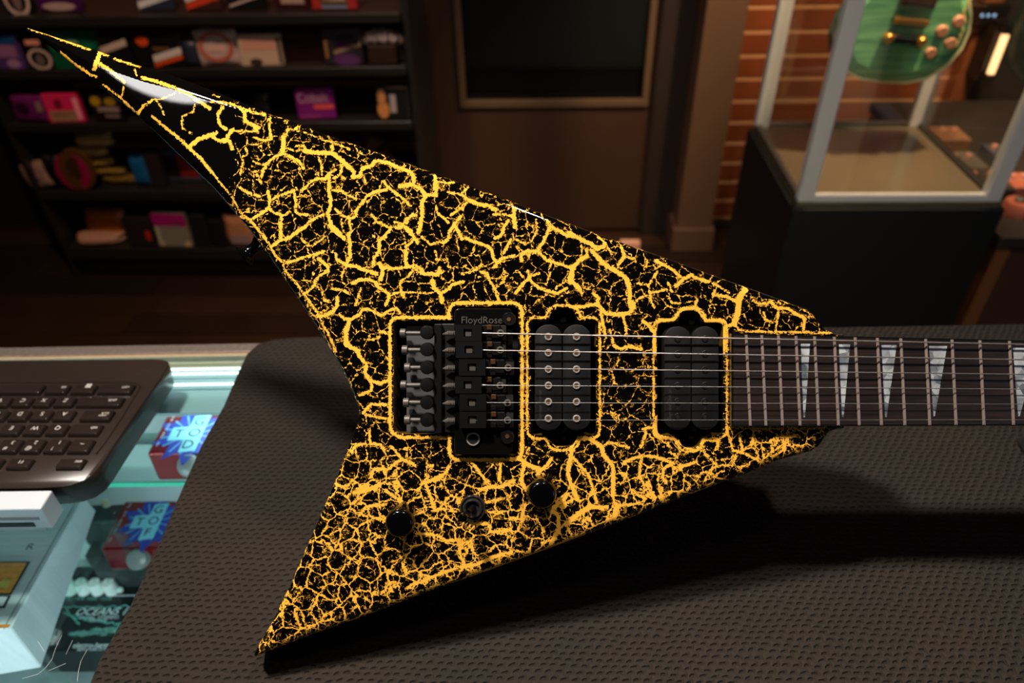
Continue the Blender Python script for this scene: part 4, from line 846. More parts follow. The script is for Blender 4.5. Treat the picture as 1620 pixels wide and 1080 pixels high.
T_(380, 340, 4.909, [(12, [(0, 10), (70, 40), (120, 90), (170, 150), (220, 220), (240, 260), (270, 310), (330, 370), (340, 420), (400, 490), (450, 550), (500, 620), (560, 700), (610, 780), (640, 850), (700, 950), (740, 1060)]), (22, [(240, 250), (300, 200), (370, 185), (430, 140), (510, 85)]), (20, [(310, 60), (320, 180)]), (18, [(340, 375), (430, 350), (520, 320), (650, 285)]), (10, [(470, 180), (520, 230), (560, 240), (600, 210), (660, 170)]), (10, [(520, 260), (530, 300)]), (10, [(570, 320), (570, 380)]), (24, [(610, 340), (650, 370), (680, 400), (680, 440)]), (16, [(680, 430), (620, 470), (580, 510), (580, 540), (520, 600)]),
 (22, [(690, 80), (740, 130), (800, 180)]), (24, [(840, 150), (855, 230), (850, 330), (820, 390)]), (26, [(820, 390), (900, 400), (960, 425), (1060, 455)]), (18, [(740, 300), (750, 350), (820, 380)]), (12, [(820, 400), (790, 460), (790, 510)]), (22, [(1170, 100), (1120, 170), (1080, 200), (1080, 280), (1040, 330), (1030, 390)]), (28, [(1080, 380), (1110, 420), (1090, 500)]), (20, [(1110, 410), (1180, 415), (1290, 405), (1350, 390), (1410, 420), (1430, 460), (1520, 460), (1570, 440)]), (16, [(1290, 230), (1290, 330), (1290, 400)]), (16, [(1260, 70), (1330, 120), (1350, 190), (1380, 210)]), (12, [(1340, 200), (1300, 240)]), (14, [(1340, 430), (1300, 480), (1240, 520)]),
 (22, [(870, 530), (940, 500), (1000, 500), (1050, 520), (1070, 560), (1130, 590), (1160, 630), (1130, 700)]), (12, [(710, 570), (790, 580), (850, 610)]), (14, [(940, 570), (920, 620), (900, 700)]), (22, [(755, 640), (755, 700), (720, 750), (660, 780), (600, 785)]), (18, [(770, 770), (810, 810), (880, 800), (930, 770), (950, 730), (1000, 730), (1050, 760), (1100, 780), (1150, 745), (1210, 720), (1240, 760)]), (26, [(850, 810), (830, 880), (820, 970), (860, 1030), (920, 1050)]), (12, [(960, 965), (1030, 970), (1080, 950), (1090, 900), (1160, 930)]), (10, [(1240, 520), (1250, 600), (1280, 650)]), (12, [(1160, 630), (1220, 600), (1340, 600), (1450, 610), (1530, 590)]), (24, [(1490, 510), (1500, 560), (1550, 610), (1570, 660)]), (10, [(580, 540), (640, 600), (650, 660), (690, 670)])])
T_(0, 0, 3.857, [(11, [(175, 174), (300, 211), (430, 262), (550, 306)]), (24, [(610, 325), (575, 420)]), (18, [(590, 380), (660, 420), (760, 500)]), (9, [(600, 325), (660, 340)]), (9, [(700, 360), (860, 412)]), (18, [(870, 475), (960, 500), (1050, 530), (1140, 565), (1200, 610), (1280, 660)]), (14, [(365, 315), (440, 380), (560, 460), (585, 465)]), (9, [(630, 515), (740, 600), (845, 700)]), (12, [(845, 695), (870, 650), (930, 610)]), (6, [(740, 600), (755, 530)]), (6, [(930, 610), (1000, 600), (1060, 570), (1130, 560)]), (6, [(960, 620), (985, 660), (1000, 700)]), (7, [(1190, 640), (1180, 680), (1110, 710), (1110, 780), (1170, 815)]), (16, [(930, 710), (1000, 770), (1100, 850), (1150, 900), (1220, 960), (1300, 1060)]),
 (22, [(1160, 890), (1210, 850), (1320, 810)]), (18, [(1270, 820), (1340, 860), (1400, 860), (1420, 910)]), (22, [(1420, 790), (1370, 860)]), (8, [(1420, 800), (1560, 800)]), (16, [(1360, 650), (1330, 700), (1340, 760), (1380, 790)]), (12, [(1290, 620), (1400, 630), (1500, 670), (1560, 690), (1620, 700)]), (16, [(1490, 680), (1500, 740), (1580, 780)]), (6, [(1300, 580), (1340, 590)]), (6, [(820, 420), (835, 460)]), (9, [(1300, 1060), (1340, 1110), (1400, 1180), (1466, 1290)])])
T_(900, 660, 3.857, [(22, [(10, 250), (20, 170), (50, 125), (130, 130), (200, 180), (215, 230), (270, 300), (270, 480)]), (12, [(215, 170), (250, 150), (370, 185)]), (14, [(20, 240), (120, 350), (150, 450), (170, 520)]), (16, [(330, 280), (390, 250), (470, 235), (530, 240), (640, 280), (580, 310), (570, 360), (590, 400)]), (12, [(440, 260), (430, 360), (460, 410)]), (14, [(520, 110), (600, 125), (660, 140), (720, 190), (780, 200), (830, 130), (910, 150), (910, 190)]), (24, [(540, 0), (530, 100)]), (14, [(450, 70), (520, 60)]), (14, [(470, 95), (440, 180)]), (14, [(640, 310), (720, 290), (780, 270)]), (12, [(830, 220), (900, 290), (860, 330), (830, 380)]),
 (12, [(960, 60), (980, 130), (1000, 200), (1070, 220), (1150, 260), (1200, 290)]), (12, [(1040, 110), (1060, 200)]), (8, [(1060, 200), (1140, 150)]), (12, [(1240, 240), (1310, 200), (1330, 120), (1400, 110)]), (12, [(300, 540), (400, 530), (470, 500), (400, 460)]), (22, [(0, 640), (60, 590), (130, 540), (200, 550)]), (24, [(280, 610), (290, 530)]), (8, [(700, 380), (740, 410), (720, 450)]), (10, [(550, 420), (570, 500)]), (10, [(1020, 230), (1000, 290), (880, 300)]), (8, [(980, 60), (1040, 66), (1300, 68), (1560, 66)])])
T_(560, 720, 4.05, [(14, [(750, 40), (820, 130), (860, 170)]), (18, [(940, 40), (930, 160)]), (26, [(1060, 20), (1110, 60), (1190, 90), (1180, 130)]), (22, [(1090, 50), (1070, 170), (1110, 230)]), (24, [(1380, 40), (1370, 120), (1400, 200), (1430, 280)]), (20, [(1190, 100), (1240, 60), (1270, 20)]), (18, [(800, 220), (880, 200), (950, 200), (1030, 160)]), (14, [(850, 300), (950, 280)]), (16, [(460, 190), (490, 260), (510, 330)]), (18, [(610, 70), (580, 120), (480, 170), (440, 180)]), (18, [(0, 240), (130, 210), (170, 180)]), (12, [(120, 90), (200, 80)]), (18, [(750, 435), (860, 440), (880, 490), (1000, 480)]), (20, [(1310, 380), (1250, 350), (1340, 290), (1370, 250)]), (16, [(1100, 310), (1070, 410), (1010, 400)]), (22, [(1310, 390), (1310, 470), (1260, 570)]),
 (18, [(1430, 370), (1540, 330), (1620, 330)]), (12, [(500, 360), (560, 340), (650, 360)]), (16, [(400, 500), (520, 510), (600, 545), (680, 540), (680, 640), (700, 690)]), (16, [(340, 850), (370, 830), (440, 810), (520, 770), (660, 720), (780, 700), (900, 650), (1010, 620)]), (12, [(200, 230), (300, 300)]), (12, [(770, 748), (840, 742), (1000, 690), (1260, 588), (1480, 500)])])
T_(480, 520, 3.6, [(18, [(240, 0), (240, 90), (300, 120), (330, 170), (360, 200), (350, 250), (385, 300), (440, 310), (490, 290)]), (12, [(320, 380), (385, 350), (390, 320)]), (14, [(340, 480), (380, 430), (470, 430)]), (10, [(360, 490), (480, 515)]), (12, [(270, 700), (300, 665), (355, 655)]), (14, [(375, 580), (380, 650), (440, 660), (460, 690)]), (14, [(380, 850), (400, 800), (480, 800), (560, 740)]), (12, [(500, 670), (560, 740), (640, 780)]), (14, [(330, 930), (400, 900), (440, 880)]), (10, [(180, 880), (240, 910), (280, 860)]), (12, [(320, 1060), (360, 1010), (470, 1000)]), (14, [(470, 920), (560, 980)])])
# yellow lines that hug the routed cavities
def offpoly(poly, d_):
    a = np.array(poly); c = []
    n = len(a)
    for i in range(n):
        t = a[(i+1) % n]-a[i-1]; t = t/(np.linalg.norm(t)+1e-9); c.append(a[i]+np.array((t[1], -t[0]))*d_)
    return [tuple(x) for x in c]
for c, d_, w_ in ((trem, 6, 4.6), (cav1, 6, 3.0), (cav2, 6, 2.6)): CR.append((w_, offpoly(c, d_)+[offpoly(c, d_)[0]]))
SA = []; SB = []; SW = []
for w_, pl in CR:
    for a, b_ in zip(pl[:-1], pl[1:]): SA.append(a); SB.append(b_); SW.append(w_/2)
SA = np.array(SA); SB = np.array(SB); SW = np.array(SW)
# grid points
STEP = 2.4
gx, gy = np.meshgrid(np.arange(30, 1345, STEP), np.arange(35, 1045, STEP)); gx = gx+((np.arange(gx.shape[0]) % 2)*STEP/2)[:, None]
GP = np.stack([gx.ravel(), gy.ravel()], 1); GP = GP[inside(GP, outline)]
cons = [OL]+CV
for c in CV: GP = GP[~inside(GP, c)]
dm_ = np.full(len(GP), 1e9)
for c in cons: A, B = segarr(c); dm_ = np.minimum(dm_, distseg(GP, A, B))
GP = GP[dm_ > 1.1]
verts2 = []; edges = []
for c in cons:
    o_ = len(verts2); verts2 += [Vector(p) for p in c]; edges += [(o_+i, o_+(i+1) % len(c)) for i in range(len(c))]
ncon = len(verts2); verts2 += [Vector(p) for p in GP.tolist()]
cv_, ce_, cf_, ov_, _, _ = delaunay_2d_cdt(verts2, edges, [], 0, 1e-5)
PV = np.array([(v.x, v.y) for v in cv_]); TF = np.array([f for f in cf_ if len(f) == 3])
cen_ = PV[TF].mean(1); keep = inside(cen_, OL)
for c in CV: keep &= ~inside(cen_, c)
TF = TF[keep]
imap = {}
for i, lst in enumerate(ov_):
    for q in lst: imap[q] = i
A, B = segarr(OL); DE = distseg(PV, A, B)
wd = 9+11*np.clip((430-PV[:, 0])/200, 0, 1)*np.clip((400-PV[:, 1])/80, 0, 1)
k_ = .5; hz = -k_*np.maximum(0, wd-DE)
hz -= 2.0*np.clip(1-DE/3.0, 0, 1)**2
hz = hz*(D/F)
body_v = [tuple(L_(x, y, z)) for (x, y), z in zip(PV.tolist(), hz.tolist())]
body_f = [tuple(f) for f in TF.tolist()]; fmat = [0]*len(body_f)
edge_px = PV.tolist()
# side walls
no = len(OL); base_i = [imap[i] for i in range(no)]
TH = .033
def thick(x, y): return TH
prev = base_i
lv = [(-.0065, 0), (-.012, 0), (-.020, 0), (-.029, 0), (TH*-1, -3.0)]
wall_in = offpoly(OL, 3.0)
for zi, (z, ins__) in enumerate(lv):
    cur = []
    for i, (x, y) in enumerate(OL):
        xx, yy_ = (x, y) if ins__ == 0 else (x+(wall_in[i][0]-x)*-1 if False else x, y)
        p = L_(xx, yy_, max(z, -.012)); cur.append(len(body_v)); body_v.append((p.x, p.y, z)); edge_px.append([x, y+z*900])
    for i in range(no):
        j = (i+1) % no; body_f.append((prev[i], cur[i], cur[j], prev[j])); fmat.append(0)
    prev = cur
body_f.append(tuple(prev)); fmat.append(2)
o_ = no
for ci, c in enumerate(CV):
    top_i = [imap[o_+i] for i in range(len(c))]; o_ += len(c); prev = top_i
    for z in (-.0012, -.017):
        cur = []
        for (x, y) in c:
            p = L_(x, y, 0); cur.append(len(body_v)); body_v.append((p.x, p.y, z)); edge_px.append([x, y])
        for i in range(len(c)):
            j = (i+1) % len(c); body_f.append((prev[i], cur[i], cur[j], prev[j])); fmat.append(1)
        prev = cur
    body_f.append(tuple(prev)); fmat.append(2)
EP = np.array(edge_px); NV = len(EP)
crk = distseg(EP, SA, SB, SW)*(D/F)*1000            # mm from the painted crack edge
sm = lambda a, b_, x: (lambda t: t*t*(3-2*t))(np.clip((x-a)/(b_-a), 0, 1))
reg = np.clip(sm(690, 790, EP[:, 1]+.12*(EP[:, 0]-700)*(EP[:, 0] < 900)*-1), 0, 1)        # finer crazing on the lower horn
reg = np.maximum(reg, sm(1130, 1220, EP[:, 0])*sm(660, 700, EP[:, 1]))
horn = sm(385, 300, EP[:, 0])*sm(330, 230, EP[:, 1])
me = bpy.data.meshes.new('body'); me.from_pydata(body_v, [], body_f)
for nm, arr in (('crack', crk), ('fine', reg), ('horn', horn)):
    at = me.attributes.new(nm, 'FLOAT', 'POINT'); at.data.foreach_set('value', arr.astype(np.float32))
me.polygons.foreach_set('material_index', fmat)
me.polygons.foreach_set('use_smooth', [m == 0 and len(f) == 3 for m, f in zip(fmat, body_f)])
me.update()
bm = bmesh.new(); bm.from_mesh(me); bmesh.ops.recalc_face_normals(bm, faces=bm.faces); bm.to_mesh(me); bm.free()
def crackle():
    m = bpy.data.materials.new('crackle_finish'); m.use_nodes = True; nt = m.node_tree; b = nt.nodes['Principled BSDF']; L = nt.links.new
    def mt(op, a, b_=None, c=None, clamp=False):
        n = nt.nodes.new('ShaderNodeMath'); n.operation = op; n.use_clamp = clamp
        for i, v in enumerate((a, b_, c)):
            if v is None: continue
            if isinstance(v, (int, float)): n.inputs[i].default_value = v
            else: L(v, n.inputs[i])
        return n.outputs[0]
    def attr(s_): n = nt.nodes.new('ShaderNodeAttribute'); n.attribute_name = s_; return n.outputs['Fac']
    tc = nt.nodes.new('ShaderNodeTexCoord'); P = nt.nodes.new('ShaderNodeVectorMath'); P.operation = 'SCALE'; P.inputs['Scale'].default_value = 1000; L(tc.outputs['Object'], P.inputs[0]); P = P.outputs[0]
    def noise(scale, detail=2, src=None, rough=.5, off=0):
        n = nt.nodes.new('ShaderNodeTexNoise'); n.inputs['Scale'].default_value = scale; n.inputs['Detail'].default_value = detail; n.inputs['Roughness'].default_value = rough
        if off:
            a = nt.nodes.new('ShaderNodeVectorMath'); a.operation = 'ADD'; a.inputs[1].default_value = (off, off*1.7, off*.3); L(src or P, a.inputs[0]); L(a.outputs[0], n.inputs['Vector'])
        else: L(src or P, n.inputs['Vector'])
        return n
    def warp(src, scale, amp, detail=2):
        n = noise(scale, detail, src); s_ = nt.nodes.new('ShaderNodeVectorMath'); s_.operation = 'SUBTRACT'; s_.inputs[1].default_value = (.5, .5, .5); L(n.outputs['Color'], s_.inputs[0])
        q = nt.nodes.new('ShaderNodeVectorMath'); q.operation = 'SCALE'; q.inputs['Scale'].default_value = amp; L(s_.outputs[0], q.inputs[0])
        a = nt.nodes.new('ShaderNodeVectorMath'); a.operation = 'ADD'; L(src, a.inputs[0]); L(q.outputs[0], a.inputs[1]); return a.outputs[0]
    W1 = warp(warp(P, .10, 6), .7, 2.6, 3)
    W2 = warp(warp(P, .35, 3.0), 1.6, 1.3, 3)
    def vor(src, cell):
        v = nt.nodes.new('ShaderNodeTexVoronoi'); v.feature = 'DISTANCE_TO_EDGE'; v.inputs['Scale'].default_value = 1/cell; L(src, v.inputs['Vector']); return mt('MULTIPLY', v.outputs['Distance'], cell)
    fine = attr('fine'); horn = attr('horn'); inv = mt('SUBTRACT', 1, fine)
    n_lo = noise(.09, 2, off=5).outputs['Fac']; n_mid = noise(.5, 3, off=11).outputs['Fac']; n_hi = noise(2.6, 3, off=3, rough=.7).outputs['Fac']; n_vh = noise(6.0, 2, off=23).outputs['Fac']
    jag = mt('ADD', mt('MULTIPLY', mt('SUBTRACT', n_hi, .5), .85), mt('MULTIPLY', mt('SUBTRACT', n_vh, .5), .35))
    # traced cracks
    d0 = mt('ADD', attr('crack'), mt('MULTIPLY', mt('SUBTRACT', n_mid, .5), 2.2))
    d0 = mt('ADD', mt('SUBTRACT', d0, .10), mt('MULTIPLY', jag, 1.6))
    n_s = noise(1.1, 3, off=61).outputs['Fac']; d0 = mt('ADD', d0, mt('MULTIPLY', mt('SUBTRACT', n_s, .5), 2.2))
    # second-order network: cells of 9 mm, broken where the noise is low
    d1 = vor(W1, 10.0)
    w1 = mt('ADD', mt('MULTIPLY', mt('SUBTRACT', n_mid, .50), 1.3), mt('ADD', mt('MULTIPLY', fine, .26), .10))
    s1 = mt('ADD', mt('SUBTRACT', d1, w1), mt('MULTIPLY', jag, .38))
    # third-order: cells of 4.5 mm, thin
    d2 = vor(W2, 5.2); n2 = noise(.20, 3, off=31).outputs['Fac']
    w2 = mt('ADD', mt('MULTIPLY', mt('SUBTRACT', n2, .50), 1.2), mt('ADD', mt('MULTIPLY', fine, .22), -.20))
    s2 = mt('ADD', mt('SUBTRACT', d2, w2), mt('MULTIPLY', jag, .28))
    # hairlines
    d3 = vor(warp(W2, 3.0, .5), 2.0); n3 = noise(.32, 3, off=47).outputs['Fac']
    w3 = mt('ADD', mt('MULTIPLY', mt('SUBTRACT', n3, .60), .7), mt('MULTIPLY', fine, .02))
    s3 = mt('ADD', mt('SUBTRACT', d3, w3), mt('MULTIPLY', jag, .12))
    # branching fringe next to the big cracks
    near = mt('SUBTRACT', 1, mt('MULTIPLY', attr('crack'), .55), clamp=True)
    sf = mt('SUBTRACT', s2, mt('MULTIPLY', near, .22))
    s23 = mt('MINIMUM', mt('MINIMUM', sf, s1), s3)
    s23 = mt('ADD', s23, mt('MULTIPLY', horn, 3.0))
    s = mt('MINIMUM', d0, s23)
    fac = mt('SUBTRACT', .5, mt('MULTIPLY', s, 14.0), clamp=True)
    mx = nt.nodes.new('ShaderNodeMix'); mx.data_type = 'RGBA'; L(fac, mx.inputs[0]); mx.inputs[6].default_value = (.0018, .0016, .0014, 1); mx.inputs[7].default_value = (.95, .465, .055, 1)
    L(mx.outputs[2], b.inputs['Base Color'])
    b.inputs['Roughness'].default_value = .02; b.inputs['IOR'].default_value = 1.5
    hb = nt.nodes.new('ShaderNodeBump'); hb.inputs['Strength'].default_value = .04; hb.inputs['Distance'].default_value = .0002; L(fac, hb.inputs['Height'])
    return m
me.materials.append(crackle()); me.materials.append(M('rout_wall', (.10, .055, .006, 1), .3, var=.3, vs=200)); me.materials.append(M('rout_floor', (.005, .004, .003, 1), .5))
body = bpy.data.objects.new('body', me); C.objects.link(body); body.parent = gt; ORG['body'] = Vector((0, 0, 0))

def gb_(x0, x1, y0, y1, z0, z1):        # box in guitar pixels, z in mm
    z0 *= mm; z1 *= mm; t = [L_(x0, y1, z1), L_(x1, y1, z1), L_(x1, y0, z1), L_(x0, y0, z1)]
    return MB().frustum(t, [Vector((p.x, p.y, z0)) for p in t])
def gl_(px, py, z0, prof, n=24):        # lathe along +z; prof radius px-> m via factor, heights mm
    s_ = D/F; return MB().lathe(L_(px, py, z0*mm), (0, 0, 1), [(r*s_, h*mm) for r, h in prof], n)
def gt_(pts, r_px, n=8): s_ = D/F; return MB().tube([L_(x, y, z*mm) for x, y, z in pts], [r*s_ for r in r_px] if isinstance(r_px, (list, tuple)) else r_px*s_, n)
# --- tremolo bridge
bp = roundpoly([(719, 488, 9), (811, 488, 9), (811, 719, 9), (719, 719, 9)], 9)
tb = MB().frustum([L_(x, y, .0042) for x, y in bp], [Vector((L_(x, y, .0042).x, L_(x, y, .0042).y, .0018)) for x, y in bp]).build('tremolo_bridge', M('bridge_black', (.004, .004, .004, 1), .14, .3), gt, bevel=.0003)
text('engraved_lettering', 'FloydRose', M('engraving', (.22, .20, .19, 1), .35, .8), tb, L_(762, 506.5, .00435), (1, 0, 0), (0, 1, 0), 15.5*D/F, sx=1.0)
ys = [526.5, 553, 581, 609, 636.5, 664]
xs_blk = [740.5, 742, 747, 740.5, 746.5, 747.5]
sad0 = [720, 721, 726, 720, 727, 727]
scx = [792, 791.5, 804, 791.5, 803, 803]
brown = M('brown_reflector', (.11, .05, .02, 1), .3, .6)
for i in range(6):
    y = ys[i]; x = sad0[i]
    mb = MB()
    for bx4 in ((x, xs_blk[i]-7, y-13, y+13), (xs_blk[i]+6.5, x+42, y-13, y+13), (xs_blk[i]-7, xs_blk[i]+6.5, y-13, y-6), (xs_blk[i]-7, xs_blk[i]+6.5, y+6, y+13)):
        t = [L_(bx4[0], bx4[3], .0115), L_(bx4[1], bx4[3], .0115), L_(bx4[1], bx4[2], .0115), L_(bx4[0], bx4[2], .0115)]; mb.frustum(t, [Vector((p.x, p.y, .0044)) for p in t])
    sd = mb.build('saddle', black, tb)
    gb_(x+42, x+72, y-12.5, y+12.5, 4.4, 7.6).build('saddle_ramp', blackmetal, sd, bevel=.0004)
    gb_(x+50, x+58, y-13, y-5, 7.6, 9.2).build('roller_cheek', brown, sd, bevel=.0003)
    gb_(x+50, x+58, y+5, y+12.5, 7.6, 9.0).build('roller_cheek', blackmetal, sd, bevel=.0003)
    gb_(x+72, scx[i]+9, y-12, y+12, 4.3, 5.6).build('saddle_foot', M('worn_black', (.03, .028, .028, 1), .35, .4), sd, bevel=.0002)
    gb_(xs_blk[i]-4.5, xs_blk[i]+5.5, y-4.5, y+5.5, 5.0, 10.2).build('string_block', M('block_grey', (.14, .125, .115, 1), .4, .7), sd, bevel=.0002)
    hd = gl_(scx[i], y+.5, 5.6, [(6, 0), (6, 2.2), (5.2, 2.8), (3.2, 2.85), (3.2, 1.2)], 20).build('saddle_screw', darksteel, tb, smooth=True)
    gl_(scx[i], y+.5, 7.6, [(2.9, 0), (2.9, .5)], 6).build('hex_socket', blackgloss, hd)
    # pointed threaded tip behind the saddle
    pts = [(700, y+2, 6.0), (706, y+1.5, 6.4)]+[(708+k*1.3, y+1, 6.6) for k in range(10)]; rr = [.6, 3.2]+[4.6 if k % 2 else 3.7 for k in range(10)]
    gt_(pts, rr, 12).build('threaded_tip', darksteel, tb)
    # long string-lock screw over the cavity: head and shaft
    hx = (633, 636, 640, 634, 638, 640)[i]; yy1 = y+(.5 if i < 3 else 0)
    st = gt_([(hx+8, yy1, 1), (690, yy1, 1)], 3.6, 12).build('lock_screw', darksteel, tb, smooth=True)
    gt_([(hx, yy1, 1), (hx+.6, yy1, 1), (hx+8.6, yy1, 1), (hx+9, yy1, 1)], [5.8, 7.4, 7.4, 6.8], 20).build('screw_head', darksteel, st, smooth=True)
    ft = gl_(677, yy1-1, 3.5, [(10.8, 0), (10.8, 5.0), (9.6, 5.8), (5, 6.0)], 28).build('fine_tuner_knob', black, tb, smooth=True)
gb_(687, 699, 512, 686, 1.5, 6.0).build('tuner_bar', black, tb, bevel=.0006)
gb_(699, 720, 512, 684, -2, 2.5).build('spring_plate', M('spring_plate', (.006, .006, .006, 1), .4), tb, bevel=.0004)
gb_(643, 690, 514, 684, -9, -6).build('sustain_block', M('block_plate', (.09, .09, .095, 1), .45, .4), tb, bevel=.0005)
for (x, y) in ((805, 505), (802.5, 690)):
    st = gl_(x, y, 2.0, [(11, 0), (11, 3.2), (9.5, 4.2), (9.2, 4.0)], 28).build('pivot_post', black, tb, smooth=True)
    gl_(x, y, 6.0, [(3.5, 0), (3.5, .5)], 6).build('hex_socket', brass, st)
ar = gl_(748.5, 694, 4.2, [(11, 0), (11, .8), (10, 1.4), (8.2, 1.4), (7.8, .4)], 32).build('arm_socket', chrome, tb, smooth=True)
gl_(748.5, 694, 4.9, [(7.7, 0), (7.7, .75)], 28).build('socket_hole', M('hole_black', (.001, .001, .001, 1), .9), ar)
# --- pickups
def pickup(x0, xm, x1, y0, y1, sx_, sy_, screw, label):
    fr2 = roundpoly([(x0-1, y0+30, 3), (x0+20, y0-1, 6), (x1-20, y0-1, 6), (x1+1, y0+30, 3), (x1+1, y1-30, 3), (x1-20, y1+2, 6), (x0+20, y1+2, 6), (x0-1, y1-30, 3)], 4)
    base = MB().frustum([L_(x, y, .002) for x, y in fr2], [L_(x, y, -.010) for x, y in fr2]).build('pickup', blackgloss, gt); base['label'] = label
    mc = (x0+x1)/2
    for (ya, yb_, s_) in ((y0-17, y0+4, -1), (y1-4, y1+19, 1)):
        ear = roundpoly([(mc-16, ya if s_ < 0 else ya, 4), (mc+16, ya, 4), (mc+16, yb_, 4), (mc-16, yb_, 4)], 4)
        er = MB().frustum([L_(x, y, -.011) for x, y in ear], [L_(x, y, -.0125) for x, y in ear]).build('mounting_ear', blackmetal, base)
        gl_(mc, ya+10 if s_ < 0 else yb_-9, -11, [(5, 0), (5, .8), (3, 1.2)], 16).build('ear_screw', darksteel, er, smooth=True)
    for (a, b_, sx1) in ((x0, xm-.8, sx_[0]), (xm+.8, x1, sx_[1])):
        r = (b_-a)/2; cx_ = (a+b_)/2; P_ = [(cx_+r*math.cos(t)*1.0, y0+r*.9-r*.9*math.sin(t)) for t in [k*PI/16 for k in range(17)]]+[(cx_-r*math.cos(t), y1-r*.9+r*.9*math.sin(t)) for t in [k*PI/16 for k in range(17)]]
        coil = MB().frustum([L_(x, y, .0052) for x, y in P_], [Vector((L_(x, y, .0052).x, L_(x, y, .0052).y, -.006)) for x, y in P_]).build('coil_bobbin', M('bobbin_black', (.008, .008, .0085, 1), .45, ior=1.3), base, bevel=.0005, smooth=True)
        for y in sy_:
            if screw:
                s_ = gl_(sx1, y, 4.9, [(6.0, 0), (6.0, .9), (5.0, 1.3), (3.6, 1.2), (3.4, .7)], 20).build('pole_screw', chrome, coil, smooth=True)
                gl_(sx1, y, 5.5, [(3.2, 0), (3.2, .35)], 6).build('hex_socket', brass, s_)
            else:
                s_ = gl_(sx1, y, 4.9, [(5.4, 0), (5.4, .6), (4.6, .75), (3.4, .6)], 20).build('pole_screw', blackmetal, coil, smooth=True)
                gl_(sx1, y, 5.3, [(3.2, 0), (3.2, .4)], 6).build('hex_socket', M('hole_black'), s_)
        for y in ((sy_[0]+sy_[1])/2-1, (sy_[4]+sy_[5])/2-1): gl_(sx1, y, 5.2, [(1.6, 0), (1.6, .06)], 10).build('bobbin_hole', M('hole_black'), coil)
    text('embossed_lettering', 'Seymour Duncan', M('emboss', (.045, .043, .044, 1), .25), base, L_(x0+8, (sy_[3]+sy_[5])/2+5, .0053), (0, 1, 0), (-1, 0, 0), 8*D/F, sx=.85)
    return base
pickup(846.5, 889.8, 934.5, 513, 681, (867.5, 912), (532.5, 558, 584, 609.6, 635.3, 661.7), True, 'bridge pickup with bright chrome pole screws')
pickup(1051.5, 1093.8, 1137, 516, 680, (1071.9, 1115), (536, 559.8, 584.6, 609.6, 634.8, 658.7), False, 'neck pickup with black pole screws')
# --- neck
def top_y(x): return 527.3+(x-1158)*.0235
def bot_y(x): return 674.6+(x-1158)*-.0033
NX = 2432; ZB = 5.0
def board(xa, xb, ya, yb_, z0, z1, k=1):
    P_ = [(xa, ya(xa)), (xb, ya(xb)), (xb, yb_(xb)), (xa, yb_(xa))]
    t = [L_(x, y, z1*mm) for x, y in P_]; return MB().frustum(t, [Vector((p.x, p.y, z0*mm)) for p in t])
rose = bpy.data.materials.new('rosewood'); rose.use_nodes = True; nt = rose.node_tree; b = nt.nodes['Principled BSDF']
tc = nt.nodes.new('ShaderNodeTexCoord'); mp = nt.nodes.new('ShaderNodeMapping'); mp.inputs['Scale'].default_value = (25, 900, 25); n1 = nt.nodes.new('ShaderNodeTexNoise'); n1.inputs['Scale'].default_value = 1; n1.inputs['Detail'].default_value = 4
cr = nt.nodes.new('ShaderNodeValToRGB'); cr.color_ramp.elements[0].position = .35; cr.color_ramp.elements[1].position = .72; cr.color_ramp.elements[0].color = (.005, .0032, .0028, 1); cr.color_ramp.elements[1].color = (.026, .013, .010, 1)
nt.links.new(tc.outputs['Object'], mp.inputs[0]); nt.links.new(mp.outputs[0], n1.inputs[0]); nt.links.new(n1.outputs[0], cr.inputs[0]); nt.links.new(cr.outputs[0], b.inputs['Base Color']); b.inputs['Roughness'].default_value = .45
fb_ = board(1160.5, NX, lambda x: top_y(x)+3, lambda x: bot_y(x)-3, 0.2, ZB).build('fretboard', rose, gt)
bnd = M('black_binding', (.006, .006, .006, 1), .2)
for a in ((1157, NX, top_y, lambda x: top_y(x)+3), (1157, NX, lambda x: bot_y(x)-3, bot_y), (1157, 1160.5, lambda x: top_y(x)+3, lambda x: bot_y(x)-3)):
    board(a[0], a[1], a[2], a[3], 0.2, ZB+.05).build('binding', bnd, fb_)
mb = MB()
fret_m = M('fret_wire', (.55, .42, .36, 1), .35, .7)
for n_ in range(1, 25):
    xf = 767.4+1665*2**(-n_/12); xa, xb = xf-3.2, xf+3.4; ya, yb_ = top_y(xf)+1.5, bot_y(xf)-1.5; v = []
    for (x, y) in ((xa, ya), (xb, yb_)):
        for k in range(7):
            t = k*PI/6; v.append(L_(x-2.4*math.cos(t), y, (ZB+.05)*mm)+Vector((0, 0, 1.05*mm*math.sin(t))))
    MB().add(v, [(k, k+1, k+8, k+7) for k in range(6)]+[tuple(range(7)), tuple(range(13, 6, -1)), (0, 7, 13, 6)]).build('fret', fret_m, fb_, smooth=True)
pearl = bpy.data.materials.new('pearl_inlay'); pearl.use_nodes = True; nt = pearl.node_tree; b = nt.nodes['Principled BSDF']
tc = nt.nodes.new('ShaderNodeTexCoord'); n1 = nt.nodes.new('ShaderNodeTexVoronoi'); n1.inputs['Scale'].default_value = 170; n0 = nt.nodes.new('ShaderNodeTexNoise'); n0.inputs['Scale'].default_value = 120; cr = nt.nodes.new('ShaderNodeValToRGB')
cr.color_ramp.elements[0].position = .3; cr.color_ramp.elements[1].position = .7; cr.color_ramp.elements[0].color = (.10, .12, .15, 1); cr.color_ramp.elements[1].color = (.66, .69, .72, 1)
mxv = nt.nodes.new('ShaderNodeMix'); mxv.data_type = 'RGBA'; mxv.inputs[0].default_value = .5
